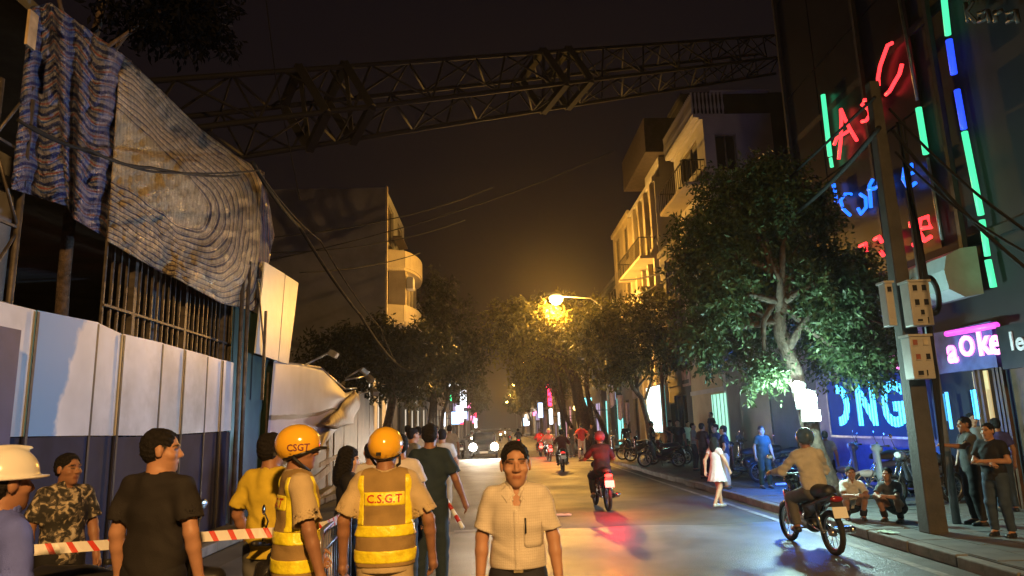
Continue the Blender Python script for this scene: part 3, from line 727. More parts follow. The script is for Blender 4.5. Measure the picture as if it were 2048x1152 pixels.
# ------------------------------------------------------------------ trees
M_BARK = mat('bark', (.055, .037, .027), .9, var=.55, scale=11, bump=1.0, bscale=26)
def leaf_mat(name, rough=.5):
    m = attr_mat(name, rough, spec=.35)
    n = m.node_tree.nodes; l = m.node_tree.links; b = n['Principled BSDF']; out = n['Material Output']
    tr = n.new('ShaderNodeBsdfTranslucent'); mx = n.new('ShaderNodeMixShader'); mx.inputs[0].default_value = .28
    l.new(b.inputs['Base Color'].links[0].from_socket, tr.inputs['Color']); l.new(b.outputs[0], mx.inputs[1]); l.new(tr.outputs[0], mx.inputs[2]); l.new(mx.outputs[0], out.inputs['Surface'])
    return m
M_LEAF = leaf_mat('leaf')
def leaves(blobs, size, per, seed, cols, droop=.5, hollow=.45):
    r = np.random.default_rng(seed); VV = []; CC = []
    for (c, rad, n) in blobs:
        d = r.normal(size=(n, 3)); d /= np.linalg.norm(d, axis=1)[:, None]
        rr = hollow+(1-hollow)*r.random(n)**.6
        lump = 1+.22*np.sin(3.1*d[:, 0]*2+seed)+.18*np.sin(4.7*d[:, 2]*2+seed*2)+.15*np.sin(5*d[:, 1]+seed*3)
        cen = np.asarray(c)+d*rr[:, None]*lump[:, None]*np.asarray(rad)
        keep = np.sin(cen[:, 0]*2.3+seed)*np.sin(cen[:, 1]*1.9+seed)*np.sin(cen[:, 2]*2.6+seed) > -.42
        cen = cen[keep]; dd = d[keep]; n2 = len(cen)
        tint = r.random((n2, 1))**1.3
        base = np.asarray(cols[0])*(1-tint)+np.asarray(cols[1])*tint
        tw = dd*.7+r.normal(size=(n2, 3))*.6+np.array([0, 0, -droop]); tw /= np.linalg.norm(tw, axis=1)[:, None]
        for k in range(per):
            a = r.normal(size=(n2, 3)); side = np.cross(tw, a); side /= np.linalg.norm(side, axis=1)[:, None]+1e-9
            p = cen+tw*(size*.55*(k-per/2))
            ld = tw*.55+side*(.9 if k % 2 else -.9)+r.normal(size=(n2, 3))*.25+np.array([0, 0, -droop*.6]); ld /= np.linalg.norm(ld, axis=1)[:, None]
            nm = np.cross(ld, side+r.normal(size=(n2, 3))*.4); nm /= np.linalg.norm(nm, axis=1)[:, None]+1e-9
            L = size*r.uniform(.7, 1.3, (n2, 1)); W = L*.19
            q = np.stack([p, p+ld*L*.45+nm*W, p+ld*L, p+ld*L*.5-nm*W], 1)
            VV.append(q.reshape(-1, 3)); CC.append(np.repeat(base*r.uniform(.8, 1.2, (n2, 1)), 4, 0))
    V = np.concatenate(VV); C = np.concatenate(CC); Q = np.arange(len(V)).reshape(-1, 4)
    me = fast_mesh('crown', V, Q, False); a = me.color_attributes.new('Col', 'FLOAT_COLOR', 'POINT')
    a.data.foreach_set('color', np.concatenate([C, np.ones((len(C), 1))], 1).astype(np.float32).ravel()); return me
def tree(label, base, trunk, tr_r, blobs, size, per, seed, group=None, limbs=(), dark=(.020, .032, .012), lite=(.055, .085, .028), hollow=.45, droop=.5, leafm=None):
    root = empty('tree', base, 0, label, 'tree', group); b = Vector(base); rr = random.Random(seed)
    m = MB(); T = [Vector(p)-b for p in trunk]
    n = 14; P = []; Rr = []
    for i in range(n+1):       # smooth the trunk line
        t = i/n*(len(T)-1); k = min(int(t), len(T)-2); u = t-k
        p = T[k].lerp(T[k+1], u*u*(3-2*u)*.5+u*.5)+Vector((rr.uniform(-1, 1), rr.uniform(-1, 1), 0))*tr_r*.12*(i > 0)
        P.append(p); Rr.append(tr_r*(1-.55*i/n)*(1.35 if i == 0 else 1))
    m.tube(P, Rr, 12)
    for (c, rad, nn) in blobs:
        c = Vector(c)-b; st = P[min(n, int(n*rr.uniform(.6, .95)))]; mid = st.lerp(c, .5)+Vector((rr.uniform(-.3, .3), rr.uniform(-.3, .3), rr.uniform(-.1, .3)))
        m.tube([st, mid, c], [tr_r*.42, tr_r*.28, tr_r*.12], 7)
        for j in range(4):
            e = c+Vector((rr.uniform(-1, 1)*rad[0], rr.uniform(-1, 1)*rad[1], rr.uniform(-.5, 1)*rad[2]))*.75
            s = mid.lerp(c, rr.uniform(.2, 1)); m.tube([s, s.lerp(e, .5)+Vector((0, 0, rr.uniform(0, .2))), e], [tr_r*.16, tr_r*.1, tr_r*.04], 5)
    for lp in limbs: m.tube([Vector(p)-b for p in lp], [tr_r*.45]+[tr_r*.3]*(len(lp)-2)+[tr_r*.1], 8)
    m.build('trunk', M_BARK, root, True)
    me = leaves([((Vector(c)-b)[:], rad, nn) for c, rad, nn in blobs], size, per, seed, (dark, lite), droop, hollow)
    link('crown', me, leafm or M_LEAF, root); return root
B = lambda px, py, Y: ony(px, py, Y)
def blob(px, py, Y, rx, rz, n, ry=None):
    s = Y/FPX; return (tuple(ony(px, py, Y)), (rx*s, ry if ry else rx*s*.9, rz*s), n)
# the near tree with flood lamps strapped to its trunk
T0 = gnd(1652, 1000, .14); T0.x = 6.25; T0.y = 13.4
near_tree = tree('large leaning tree with white flood lamps strapped to its trunk', tuple(T0),
     [T0, ony(1632, 900, 13.35), ony(1607, 800, 13.3), ony(1590, 745, 13.25), ony(1557, 660, 13.2), ony(1563, 590, 13.2), ony(1545, 520, 13.4)], .19,
     [blob(1470, 640, 14.0, 95, 85, 900), blob(1430, 520, 14.2, 100, 95, 850), blob(1560, 560, 14.3, 120, 90, 900), blob(1680, 640, 14.2, 110, 95, 1050),
      blob(1580, 440, 13.9, 95, 80, 700), blob(1480, 410, 14.2, 95, 80, 700), blob(1680, 560, 14.0, 80, 70, 560), blob(1400, 690, 13.4, 45, 45, 200), blob(1450, 600, 13.0, 60, 60, 330), blob(1660, 590, 12.9, 60, 60, 360),
      blob(1700, 720, 13.4, 70, 50, 380), blob(1540, 365, 14.2, 75, 50, 330), blob(1530, 750, 13.1, 40, 26, 110), blob(1770, 690, 13.8, 45, 60, 220)],
     .115, 12, 11, limbs=[[ony(1575, 700, 13.2), ony(1610, 640, 13.1), ony(1660, 590, 13.0), ony(1690, 570, 12.9)], [ony(1557, 640, 13.2), ony(1560, 560, 13.0), ony(1545, 530, 12.9)]],
     dark=(.022, .042, .016), lite=(.075, .115, .045))
tree('slender forked tree on the right pavement before the turquoise light box', tuple(gnd(1306, 908, .14)),
     [gnd(1306, 908, .14), ony(1297, 850, 35), ony(1283, 795, 35), ony(1262, 770, 35), ony(1240, 700, 35)], .17,
     [blob(1210, 690, 34, 60, 55, 520), blob(1265, 650, 35, 70, 60, 620), blob(1330, 640, 35, 75, 65, 620), blob(1180, 660, 36, 55, 50, 420), blob(1300, 720, 34.5, 60, 35, 320), blob(1230, 745, 34, 45, 30, 240), blob(1400, 690, 34, 60, 60, 420)],
     .24, 6, 12, limbs=[[ony(1290, 800, 35), ony(1303, 760, 35), ony(1304, 715, 35)]], dark=(.03, .034, .012), lite=(.13, .125, .035))
tree('massive old tree with several dark trunks past the slender tree', (6.2, 47.0, .14),
     [(6.2, 47, .14), ony(1160, 810, 47), ony(1145, 740, 47), ony(1130, 680, 46)], .50,
     [blob(1090, 650, 44, 65, 50, 700), blob(1040, 690, 46, 55, 45, 520), blob(1150, 690, 46, 70, 60, 620), blob(1020, 640, 48, 50, 45, 420), blob(1110, 610, 46, 45, 30, 320), blob(1082, 632, 41.0, 34, 22, 240), blob(1118, 640, 40.8, 30, 16, 170), blob(1062, 655, 41.5, 40, 25, 260), blob(1070, 740, 48, 50, 30, 360), blob(1185, 640, 48, 60, 50, 420)],
     .30, 6, 13, limbs=[[(6.6, 46.6, .14), ony(1182, 830, 46.6), ony(1172, 770, 46.6), ony(1180, 700, 46.5)], [(5.7, 47.3, .14), ony(1130, 830, 47), ony(1118, 760, 47), ony(1090, 700, 46.5)], [(7.4, 46.4, .14), ony(1200, 840, 46.4), ony(1175, 790, 46.4)]],
     dark=(.05, .052, .016), lite=(.17, .155, .04), hollow=.3)
tree('broad dark tree in front of the cream house on the left', (-5.2, 32.0, .14), [(-5.2, 32, .14), ony(786, 800, 32), ony(778, 760, 32), ony(760, 720, 32)], .22,
     [blob(690, 705, 31, 75, 60, 700), blob(765, 690, 31, 80, 55, 750), blob(840, 700, 32, 65, 60, 600), blob(740, 760, 31, 70, 40, 420), blob(820, 770, 33, 50, 35, 320)],
     .24, 6, 14, dark=(.018, .022, .010), lite=(.05, .055, .02))
tree('tall shadowy tree beside the rounded balconies on the left', (-4.9, 52.0, .14), [(-4.9, 52, .14), ony(866, 800, 52), ony(872, 740, 52), ony(880, 680, 52)], .26,
     [blob(880, 640, 52, 55, 60, 620), blob(900, 710, 52, 60, 55, 640), blob(860, 740, 52, 50, 45, 420), blob(940, 690, 54, 45, 45, 400), blob(870, 580, 53, 35, 40, 300)],
     .32, 6, 15, dark=(.02, .026, .012), lite=(.06, .065, .025))
TL = [(-5.0, 68), (-4.9, 92), (-5.0, 118), (-5.0, 150)]
TR = [(6.3, 66), (6.2, 96), (6.3, 125), (6.2, 160)]
for i, (x, y) in enumerate(TL+TR):
    sd = -1 if x < 0 else 1
    tree(('%s street tree down the %s side of the road' % (('nearer', 'middle', 'farther', 'farthest')[i % 4], 'left' if x < 0 else 'right')), (x, y, .14),
         [(x, y, .14), (x, y, 2.6), (x-sd*.4, y, 4.2), (x-sd*.8, y, 5.6)], .22,
         [((x-sd*1.2, y-1, 6.2), (2.2, 2.2, 1.6), 420), ((x+.3, y+1.2, 6.8), (2.2, 2.2, 1.7), 420), ((x-sd*2.2, y+.5, 7.6), (2.0, 2.0, 1.5), 360), ((x, y-.5, 8.6), (1.9, 1.9, 1.3), 300)], .40, 5, 30+i,
         'street trees down the road', dark=(.022, .028, .012), lite=(.08, .08, .028))
# branches reaching in over the tarpaulin from a tree on the left pavement
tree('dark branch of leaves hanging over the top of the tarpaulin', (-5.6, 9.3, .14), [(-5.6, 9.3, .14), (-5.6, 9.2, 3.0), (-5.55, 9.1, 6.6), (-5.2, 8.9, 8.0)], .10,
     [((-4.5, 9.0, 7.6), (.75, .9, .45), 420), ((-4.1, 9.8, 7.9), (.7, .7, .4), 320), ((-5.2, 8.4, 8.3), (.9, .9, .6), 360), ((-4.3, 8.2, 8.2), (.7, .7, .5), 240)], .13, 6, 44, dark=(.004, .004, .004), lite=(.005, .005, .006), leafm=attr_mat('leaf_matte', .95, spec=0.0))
# flood lamps on the near tree
fl = [(1598, 775, (-.6, -.4, .35)), (1612, 800, (-.3, -.7, .5)), (1622, 831, (-.2, -1, -.05))]
for i, (px, py, aim) in enumerate(fl):
    p = ony(px, py, 12.98+.02*i)
    r = empty('flood_lamp', p, 0, ['uppermost small white flood lamp on the leaning tree trunk', 'middle glaring white flood lamp on the leaning tree trunk', 'lowest boxy white flood lamp on the leaning tree trunk'][i], 'lamp', 'flood lamps on the tree')
    d = Vector(aim).normalized(); qm = d.to_track_quat('Y', 'Z').to_matrix(); w, h = ((.18, .16), (.34, .32), (.30, .19))[i]
    m = MB(); m.box((0, 0, 0), (w+.03, .09, h+.03), M=qm); m.build('housing', mat('lamp_housing', (.3, .3, .3), .4, .5), r, bevel=.01)
    m = MB()
    if i == 2: m.box(d*.05, (w, .012, h), M=qm)
    else:
        m.lathe([(w*.55, .0), (w*.5, .05), (w*.32, .09), (.002, .105)], (0, 0, 0), 16, 'Y'); m.v = [tuple(qm @ Vector(v)+d*.045) for v in m.v]
    m.build('lens', glow('flood_lens', (.80, 1.0, .98), 55), r, i < 2)
    m = MB(); m.tube([d*-.05, d*-.05+Vector((.06, .2, 0))], .015, 6); m.build('bracket', M_POLE, r)
fr = [o for o in COL.objects if o.name.startswith('flood_lamp')]
point('flood_up', Vector((-.45, -.55, .05)), (.58, 1.0, .86), 620, .1, fr[1])
point('flood_out', Vector((-.15, -.45, .02)), (.44, .60, 1.0), 1650, .15, fr[2], R(90), Vector((-9, -2.6, -.6)))

# ------------------------------------------------------------------ left: hoarding of the building site
HX = -5.0
M_HW = mat('hoarding_white', (.58, .57, .60), .42, var=.16, scale=1.4, dirt=.55, bump=.35, bscale=2.2)
M_HD = mat('hoarding_navy', (.016, .018, .045), .7, var=.3, scale=2.5, dirt=.4, spec=.2)
def painted_light_mat():  # white sheet with ragged blue sign light put into its colour
    m = mat('hoarding_blue_light', (.58, .57, .60), .42, var=.14, scale=1.6, dirt=.3)
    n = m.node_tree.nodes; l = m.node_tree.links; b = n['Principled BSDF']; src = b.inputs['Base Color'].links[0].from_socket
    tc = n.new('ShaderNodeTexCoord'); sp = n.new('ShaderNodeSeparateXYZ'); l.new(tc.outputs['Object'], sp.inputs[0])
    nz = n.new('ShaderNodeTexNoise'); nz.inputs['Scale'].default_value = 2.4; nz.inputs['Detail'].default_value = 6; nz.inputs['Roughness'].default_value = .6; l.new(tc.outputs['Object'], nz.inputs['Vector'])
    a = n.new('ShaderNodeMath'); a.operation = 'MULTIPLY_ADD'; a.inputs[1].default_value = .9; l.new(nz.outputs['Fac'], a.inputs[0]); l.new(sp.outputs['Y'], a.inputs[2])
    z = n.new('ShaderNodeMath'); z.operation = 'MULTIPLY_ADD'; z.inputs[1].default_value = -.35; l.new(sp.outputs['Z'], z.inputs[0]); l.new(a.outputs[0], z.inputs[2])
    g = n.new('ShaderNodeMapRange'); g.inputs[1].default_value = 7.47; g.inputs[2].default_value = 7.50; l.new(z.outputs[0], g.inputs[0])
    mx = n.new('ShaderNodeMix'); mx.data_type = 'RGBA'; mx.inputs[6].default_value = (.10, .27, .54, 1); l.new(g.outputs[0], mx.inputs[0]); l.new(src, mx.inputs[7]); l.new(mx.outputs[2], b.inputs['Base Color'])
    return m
M_HB = painted_light_mat()
hoard = empty('hoarding', (HX, 7.2, 0), 0, 'white and navy sheet hoarding along the building site on the left', 'hoarding')
edges = [(-60, 588, 875), (47, 614, 873), (177, 640, 871), (230, 664, 871), (313, 683, 871), (359, 696, 868), (407, 709, 865), (437, 718, 863), (461, 724, 861)]
def hp(px, py, dx=0): return onx(px, py, HX+dx)-Vector((HX, 7.2, 0))
for i in range(len(edges)-1):
    a, b = edges[i], edges[i+1]; ya = hp(a[0], 870).y+.006; yb = hp(b[0], 870).y-.006; off = (.0, .012, -.008, .01, -.006, .006, -.01, .008)[i]
    # tops taken at panel edges
    za, zb = hp(a[0], a[1]).z, hp(b[0], b[1]).z; ba, bb = hp(a[0], a[2]).z, hp(b[0], b[2]).z
    V = []
    for (yy, z0, z1) in ((ya, ba, za), (yb, bb, zb)):
        V += [(off, yy, z0), (off, yy, z1), (off-.03, yy, z0), (off-.03, yy, z1)]
    m = MB(); m.add(V, [(0, 4, 5, 1), (2, 3, 7, 6), (1, 5, 7, 3), (0, 2, 6, 4), (0, 1, 3, 2), (4, 6, 7, 5)])
    m.build('panel', M_HW, hoard) if i != 1 else m.build('blue_light_panel', M_HB, hoard)
    m = MB(); m.ext((off-.045, ya, .14), (off-.012, yb, min(ba, bb)-.01)); m.build('lower_panel', M_HD, hoard)
    if i > 0: m = MB(); m.ext((off+.012, ya-.03, .14), (off+.022, ya+.012, za-.02)); m.build('joint_strip', M_BLK, hoard)
hb_obj = [o for o in hoard.children if o.name.startswith('blue_light_panel')][0]; hb_obj['label'] = 'panel with a ragged patch of blue light painted into its colour'
# shift so the edge of the painted blue light uses world-like coordinates
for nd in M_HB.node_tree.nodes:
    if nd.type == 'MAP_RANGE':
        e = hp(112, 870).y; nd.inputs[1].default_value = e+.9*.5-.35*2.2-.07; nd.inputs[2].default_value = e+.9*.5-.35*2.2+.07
m = MB(); c0 = onx(-30, 800, HX+.25); m.ext((HX+.18, c0.y-.9, .14), (HX+.28, onx(22, 800, HX+.25).y, onx(10, 655, HX+.25).z)); tag(m.build('site_gate_leaf', mat('gate_navy', (.03, .03, .10), .4, var=.15)), 'narrow navy blue gate leaf at the left end of the hoarding', 'gate')

# steel bar fence behind the hoarding
M_STEEL = mat('rusty_steel', (.09, .075, .065), .55, .5, var=.4, scale=9)
barf = empty('bar_fence', (HX-.18, 9, 0), 0, 'tall steel bar fence standing behind the hoarding', 'fence')
y = onx(205, 600, HX-.18).y
br0 = None; k = 0
while y < 14.6:
    if br0 is None: m = MB(); m.ext((-.016, -.016, .14), (.016, .016, 5.0)); br0 = m.build('bar', M_STEEL, barf); o = br0
    else: o = br0.copy(); COL.objects.link(o)
    o.location = (0, y-9, random.uniform(-.08, 0)); 
    if k % 9 == 4: o.scale = (2.6, 2.6, 1)
    y += .19; k += 1
for z in (3.5, 4.4):
    m = MB(); m.bar((.03, .35, z), (.03, 5.6, z), .035); m.build('rail', M_STEEL, barf)
# lattice scaffold tower at the left edge
sc = empty('scaffold_tower', (HX+.05, 7.5, .14), 0, 'rusty lattice scaffold tower at the left edge of the street', 'scaffold')
for (x, yy) in ((-.2, -.45), (-.2, .05), (-.75, -.45), (-.75, .05)):
    m = MB(); m.tube([(x, yy, 0), (x, yy, 5.4)], .035, 8); m.build('upright', M_STEEL, sc, True)
for k in range(6):
    z = .5+k*.85
    for (x, sgn) in ((-.2, 1), (-.75, -1)):
        m = MB(); m.tube([(x, -.45, z), (x, .05, z+.8)] if k % 2 else [(x, .05, z), (x, -.45, z+.8)], .018, 6); m.build('brace', M_STEEL, sc, True)
    m = MB(); m.bar((-.2, -.45, z), (-.2, .05, z), .03); m.build('rung', M_STEEL, sc)
# bare concrete house behind, with a lit work lamp
M_CONC = mat('raw_concrete', (.12, .115, .11), .85, var=.3, scale=1.5, bump=.3, bscale=12, dirt=.6)
st = empty('site_building', (-9, 11, 0), 0, 'unfinished dark concrete building behind the steel bar fence', 'building')
m = MB(); m.ext((-4, -6, 4.9), (3.2, 5.5, 5.15)); m.build('floor_slab', M_CONC, st)
m = MB(); m.ext((-4, -6, 0), (-3.7, 5.5, 8)); m.build('back_wall', M_CONC, st)
m = MB(); m.ext((-4, 5.2, .14), (3.0, 5.5, 4.9)); m.build('party_wall', M_CONC, st)
m = MB(); m.ext((-4, -6, 7.4), (2.9, 5.5, 7.6)); m.build('roof_slab', M_CONC, st)
for yy in (-5.5, -2.6, 1.5, 4.6): m = MB(); m.ext((2.6, yy, .14), (2.95, yy+.35, 4.9)); m.build('column', M_CONC, st)
p = ony(158, 508, 12.5); r = empty('work_lamp', p, 0, 'small white fluorescent work lamp inside the unfinished building', 'lamp')
m = MB(); m.box((0, 0, .05), (.5, .16, .05)); m.build('casing', M_PLATE, r)
for dx in (-.1, .2): m = MB(); m.tube([(dx-.12, 0, 0), (dx+.1, 0, .0)], .035, 8); m.build('tube', glow('fluorescent', (.8, .95, 1), 10), r, True)

# ------------------------------------------------------------------ striped tarpaulins
def tarp_mat(name, warm):
    m = bpy.data.materials.new(name); m.use_nodes = True; MATS[name] = m; n = m.node_tree.nodes; l = m.node_tree.links; b = n['Principled BSDF']
    uv = n.new('ShaderNodeUVMap'); sp = n.new('ShaderNodeSeparateXYZ'); l.new(uv.outputs[0], sp.inputs[0])
    fr = n.new('ShaderNodeMath'); fr.operation = 'FRACT'; l.new(sp.outputs['Y'], fr.inputs[0])
    rp = n.new('ShaderNodeValToRGB'); rp.color_ramp.interpolation = 'CONSTANT'; el = rp.color_ramp.elements
    stops = [(0, (.22, .23, .34)), (.20, (.018, .035, .17)), (.46, (.22, .23, .34)), (.60, (.26, .08, .09)), (.70, (.24, .24, .34)), (.80, (.03, .08, .30)), (.92, (.22, .23, .34))]  # blue and red stripes, darkened: shadow on the sheet put into the colour
    if warm: stops = [(0, (.55, .46, .32)), (.30, (.055, .05, .11)), (.56, (.55, .46, .32)), (.70, (.24, .17, .17)), (.80, (.50, .42, .30))]  # same cloth in gold tones: lamplight put into the stripe colours
    el[0].position = 0; el[0].color = (*stops[0][1], 1); el[1].position = stops[1][0]; el[1].color = (*stops[1][1], 1)
    for q, c in stops[2:]: e = el.new(q); e.color = (*c, 1)
    l.new(fr.outputs[0], rp.inputs[0])
    # woven tape: thin cross bands
    wv = n.new('ShaderNodeMath'); wv.operation = 'MULTIPLY'; wv.inputs[1].default_value = 46; l.new(sp.outputs['X'], wv.inputs[0])
    f2 = n.new('ShaderNodeMath'); f2.operation = 'FRACT'; l.new(wv.outputs[0], f2.inputs[0])
    g = n.new('ShaderNodeMapRange'); g.inputs[1].default_value = .0; g.inputs[2].default_value = 1; g.inputs[3].default_value = .72; g.inputs[4].default_value = 1.08; l.new(f2.outputs[0], g.inputs[0])
    nz = n.new('ShaderNodeTexNoise'); nz.inputs['Scale'].default_value = 5; nz.inputs['Detail'].default_value = 7; tc = n.new('ShaderNodeTexCoord'); l.new(tc.outputs['Object'], nz.inputs['Vector'])
    g2 = n.new('ShaderNodeMapRange'); g2.inputs[1].default_value = .3; g2.inputs[2].default_value = .7; g2.inputs[3].default_value = .6; g2.inputs[4].default_value = 1.1; l.new(nz.outputs['Fac'], g2.inputs[0])
    mu = n.new('ShaderNodeMath'); mu.operation = 'MULTIPLY'; l.new(g.outputs[0], mu.inputs[0]); l.new(g2.outputs[0], mu.inputs[1])
    sc_ = n.new('ShaderNodeVectorMath'); sc_.operation = 'SCALE'; l.new(rp.outputs[0], sc_.inputs[0]); l.new(mu.outputs[0], sc_.inputs['Scale']); l.new(sc_.outputs[0], b.inputs['Base Color'])
    b.inputs['Roughness'].default_value = .30
    nb = n.new('ShaderNodeTexNoise'); nb.inputs['Scale'].default_value = 16; nb.inputs['Detail'].default_value = 6; nb.inputs['Distortion'].default_value = 1.5; l.new(tc.outputs['Object'], nb.inputs['Vector'])
    bp = n.new('ShaderNodeBump'); bp.inputs['Strength'].default_value = 1.0; bp.inputs['Distance'].default_value = .09; l.new(nb.outputs['Fac'], bp.inputs['Height']); l.new(bp.outputs[0], b.inputs['Normal'])
    return m
def tarp(label, top, bot, stripe, xf, nu=130, nv=110, warm=False, name='tarpaulin'):
    """top/bot: pixel polylines from left to right; the sheet hangs at depth X = xf(u,v)"""
    def lerp(poly, u):
        t = u*(len(poly)-1); k = min(int(t), len(poly)-2); q = t-k; return (poly[k][0]*(1-q)+poly[k+1][0]*q, poly[k][1]*(1-q)+poly[k+1][1]*q)
    V = []; UV = []
    for j in range(nv+1):
        for i in range(nu+1):
            u, v = i/nu, j/nv; a, b = lerp(top, u), lerp(bot, u); px, py = a[0]*(1-v)+b[0]*v, a[1]*(1-v)+b[1]*v
            nv_ = Vector((px*.022, py*.022, warm*3.0)); wr = mnoise.noise(nv_)*.07+mnoise.noise(nv_*2.7)*.045+.05*(1-abs(mnoise.noise(nv_*1.4+Vector((9, 2, 1)))))**4; V.append(onx(px, py, xf(u, v)+wr)); s_ = stripe(u, v, px, py)+.32*mnoise.noise(nv_*.6)+.12*mnoise.noise(nv_*2.2); UV.append((u, min(s_, 11.15) if warm else s_))
    Q = [(j*(nu+1)+i, j*(nu+1)+i+1, (j+1)*(nu+1)+i+1, (j+1)*(nu+1)+i) for j in range(nv) for i in range(nu)]
    o0 = Vector(V[0]); me = fast_mesh(name, [v-o0 for v in V], Q); uvl = me.uv_layers.new(name='UVMap')
    li = np.array(Q).ravel(); uvl.data.foreach_set('uv', np.asarray(UV, np.float32)[li].ravel())
    o = link(name, me, tarp_mat('tarp_warm_lit' if warm else 'tarp_blue_shaded', warm)); o.location = o0
    md = o.modifiers.new('thick', 'SOLIDIFY'); md.thickness = .012; return tag(o, label, 'tarpaulin', 'striped tarpaulins over the site')
tarp('blue and red striped tarpaulin hanging slack at the far left', [(62, 15), (100, 5), (170, 55), (262, 122)], [(22, 378), (132, 412), (150, 440), (222, 482)],
     lambda u, v, px, py: v*14+.5*math.sin(u*5)+u*1.2+.25*math.sin(u*23), lambda u, v: -5.15+.10*math.sin(u*17+v*2)+.06*math.sin(u*31)+(.12 if u > .55 else 0)*math.sin((u-.55)*7)-.25*(1-v))
tarp('grey striped tarpaulin swept into curved folds with warm lamplight put into its colour', [(240, 105), (300, 160), (400, 258), (470, 310), (528, 345)], [(214, 482), (322, 545), (350, 556), (440, 606), (508, 622)],
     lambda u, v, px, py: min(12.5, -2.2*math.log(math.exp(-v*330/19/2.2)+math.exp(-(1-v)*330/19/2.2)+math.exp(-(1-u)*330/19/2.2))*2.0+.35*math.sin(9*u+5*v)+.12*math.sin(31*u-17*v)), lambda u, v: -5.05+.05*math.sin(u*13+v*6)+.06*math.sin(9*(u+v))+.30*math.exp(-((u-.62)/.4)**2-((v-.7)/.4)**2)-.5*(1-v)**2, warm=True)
tarp('narrow trailing end of the tarpaulin beside the white board', [(526, 343), (540, 420), (548, 470)], [(500, 622), (508, 618), (522, 600)], lambda u, v, px, py: px/9.0, lambda u, v: -5.2+.06*math.sin(v*14), 12, 40)
m = MB(); a = onx(64, 20, -4.95); bq = onx(80, 18, -4.95); c = onx(64, 96, -4.95); m.ext((a.x-.03, a.y-.02, c.z), (a.x, a.y+.12, a.z)); tag(m.build('timber_board', mat('raw_timber', (.34, .25, .15), .7, var=.3, scale=8)), 'pale timber board tied above the far left tarpaulin', 'board')

# green corrugated sheets, white board, torn banner
def corrugated(name, label, X, y0, y1, z0, z1, m_, pitch=.09, amp=.016, parent=None, tilt=0):
    n = int((y1-y0)/pitch*4); V = []; 
    for k in range(n+1):
        yy = y0+(y1-y0)*k/n; dx = amp*math.sin(2*math.pi*k/4)
        V += [(dx, yy-y0, z0), (dx+tilt, yy-y0, z1)]
    Q = [(2*k, 2*k+2, 2*k+3, 2*k+1) for k in range(n)]
    o = link(name, fast_mesh(name, V, Q, False), m_, parent); o.location = (X, y0, 0)
    md = o.modifiers.new('t', 'SOLIDIFY'); md.thickness = .004
    return tag(o, label, 'fence') if label else o
M_GREEN = mat('green_sheet', (.022, .045, .036), .35, .3, var=.3, scale=2)
ya, yb = onx(461, 800, HX).y, onx(540, 800, HX).y
corrugated('corrugated_fence', 'dark green corrugated sheet fence between the hoarding and the torn banner', HX-.05, ya+.05, yb+.3, .14, 4.3, M_GREEN)
for (px, z1) in ((475, 5.2), (487, 5.2)):
    q = onx(px, 800, HX+.1); m = MB(); m.tube([(q.x, q.y, .14), (q.x, q.y, z1)], .04, 8); tag(m.build('steel_post', M_STEEL, None, True), 'dark steel post %s against the green corrugated sheets' % ('nearest the hoarding' if px == 475 else 'second from the hoarding'), 'post')
wb = empty('white_board', onx(555, 720, -4.85), 0, 'tall white sheet board leaning above the torn banner', 'board'); wb0 = wb.location.copy()
M_WB = mat('white_sheet', (.66, .62, .56), .45, var=.06, scale=3, dirt=.2)
def px4(pts, X): return [onx(x, y_, X)-wb0 for x, y_ in pts]
m = MB(); m.slab(px4([(530, 524), (570, 548), (556, 722), (511, 706)], -4.85), .03); m.build('panel', M_WB, wb)
m = MB(); m.slab(px4([(571, 549), (597, 566), (577, 728), (557.5, 722.5)], -4.84), .03); m.build('panel', M_WB, wb)
m = MB(); m.bar(*px4([(532, 622), (524, 800)], -4.78), .05); m.build('post', M_STEEL, wb)
m = MB(); m.bar(*px4([(516, 560), (530, 720)], -4.80), .03); m.build('post', M_STEEL, wb)

M_BAN = mat('banner_print', (.42, .42, .48), .5, var=.08, scale=2, dirt=.1)
def banner_mat():
    """flat print: pale sky, a dark pier line, bare branches and brown water below"""
    m = M_BAN; n = m.node_tree.nodes; l = m.node_tree.links; b = n['Principled BSDF']; src = b.inputs['Base Color'].links[0].from_socket
    uv = n.new('ShaderNodeUVMap'); sp = n.new('ShaderNodeSeparateXYZ'); l.new(uv.outputs[0], sp.inputs[0])
    nz = n.new('ShaderNodeTexNoise'); nz.inputs['Scale'].default_value = 9; nz.inputs['Detail'].default_value = 6; l.new(uv.outputs[0], nz.inputs['Vector'])
    a = n.new('ShaderNodeMath'); a.operation = 'MULTIPLY_ADD'; a.inputs[1].default_value = .05; l.new(nz.outputs['Fac'], a.inputs[0]); l.new(sp.outputs['Y'], a.inputs[2])
    rp = n.new('ShaderNodeValToRGB'); e = rp.color_ramp.elements; e[0].position = 0; e[0].color = (1, 1, 1, 1); e[1].position = .470; e[1].color = (1, 1, 1, 1)
    for q, c in ((.478, (.10, .08, .10)), (.510, (.12, .10, .11)), (.520, (.85, .78, .95)), (.66, (.75, .66, .85)), (.74, (.52, .42, .46)), (.82, (.40, .26, .17)), (1, (.30, .19, .11))): k = e.new(q); k.color = (*c, 1)
    l.new(a.outputs[0], rp.inputs[0]); mx = n.new('ShaderNodeMix'); mx.data_type = 'RGBA'; mx.blend_type = 'MULTIPLY'; mx.inputs[0].default_value = 1; l.new(src, mx.inputs[6]); l.new(rp.outputs[0], mx.inputs[7]); l.new(mx.outputs[2], b.inputs['Base Color'])
banner_mat()
bann = empty('torn_banner', onx(545, 900, HX+.1), 0, 'torn advertising banner with a pale river print sagging from its frame', 'banner'); bn0 = bann.location.copy()
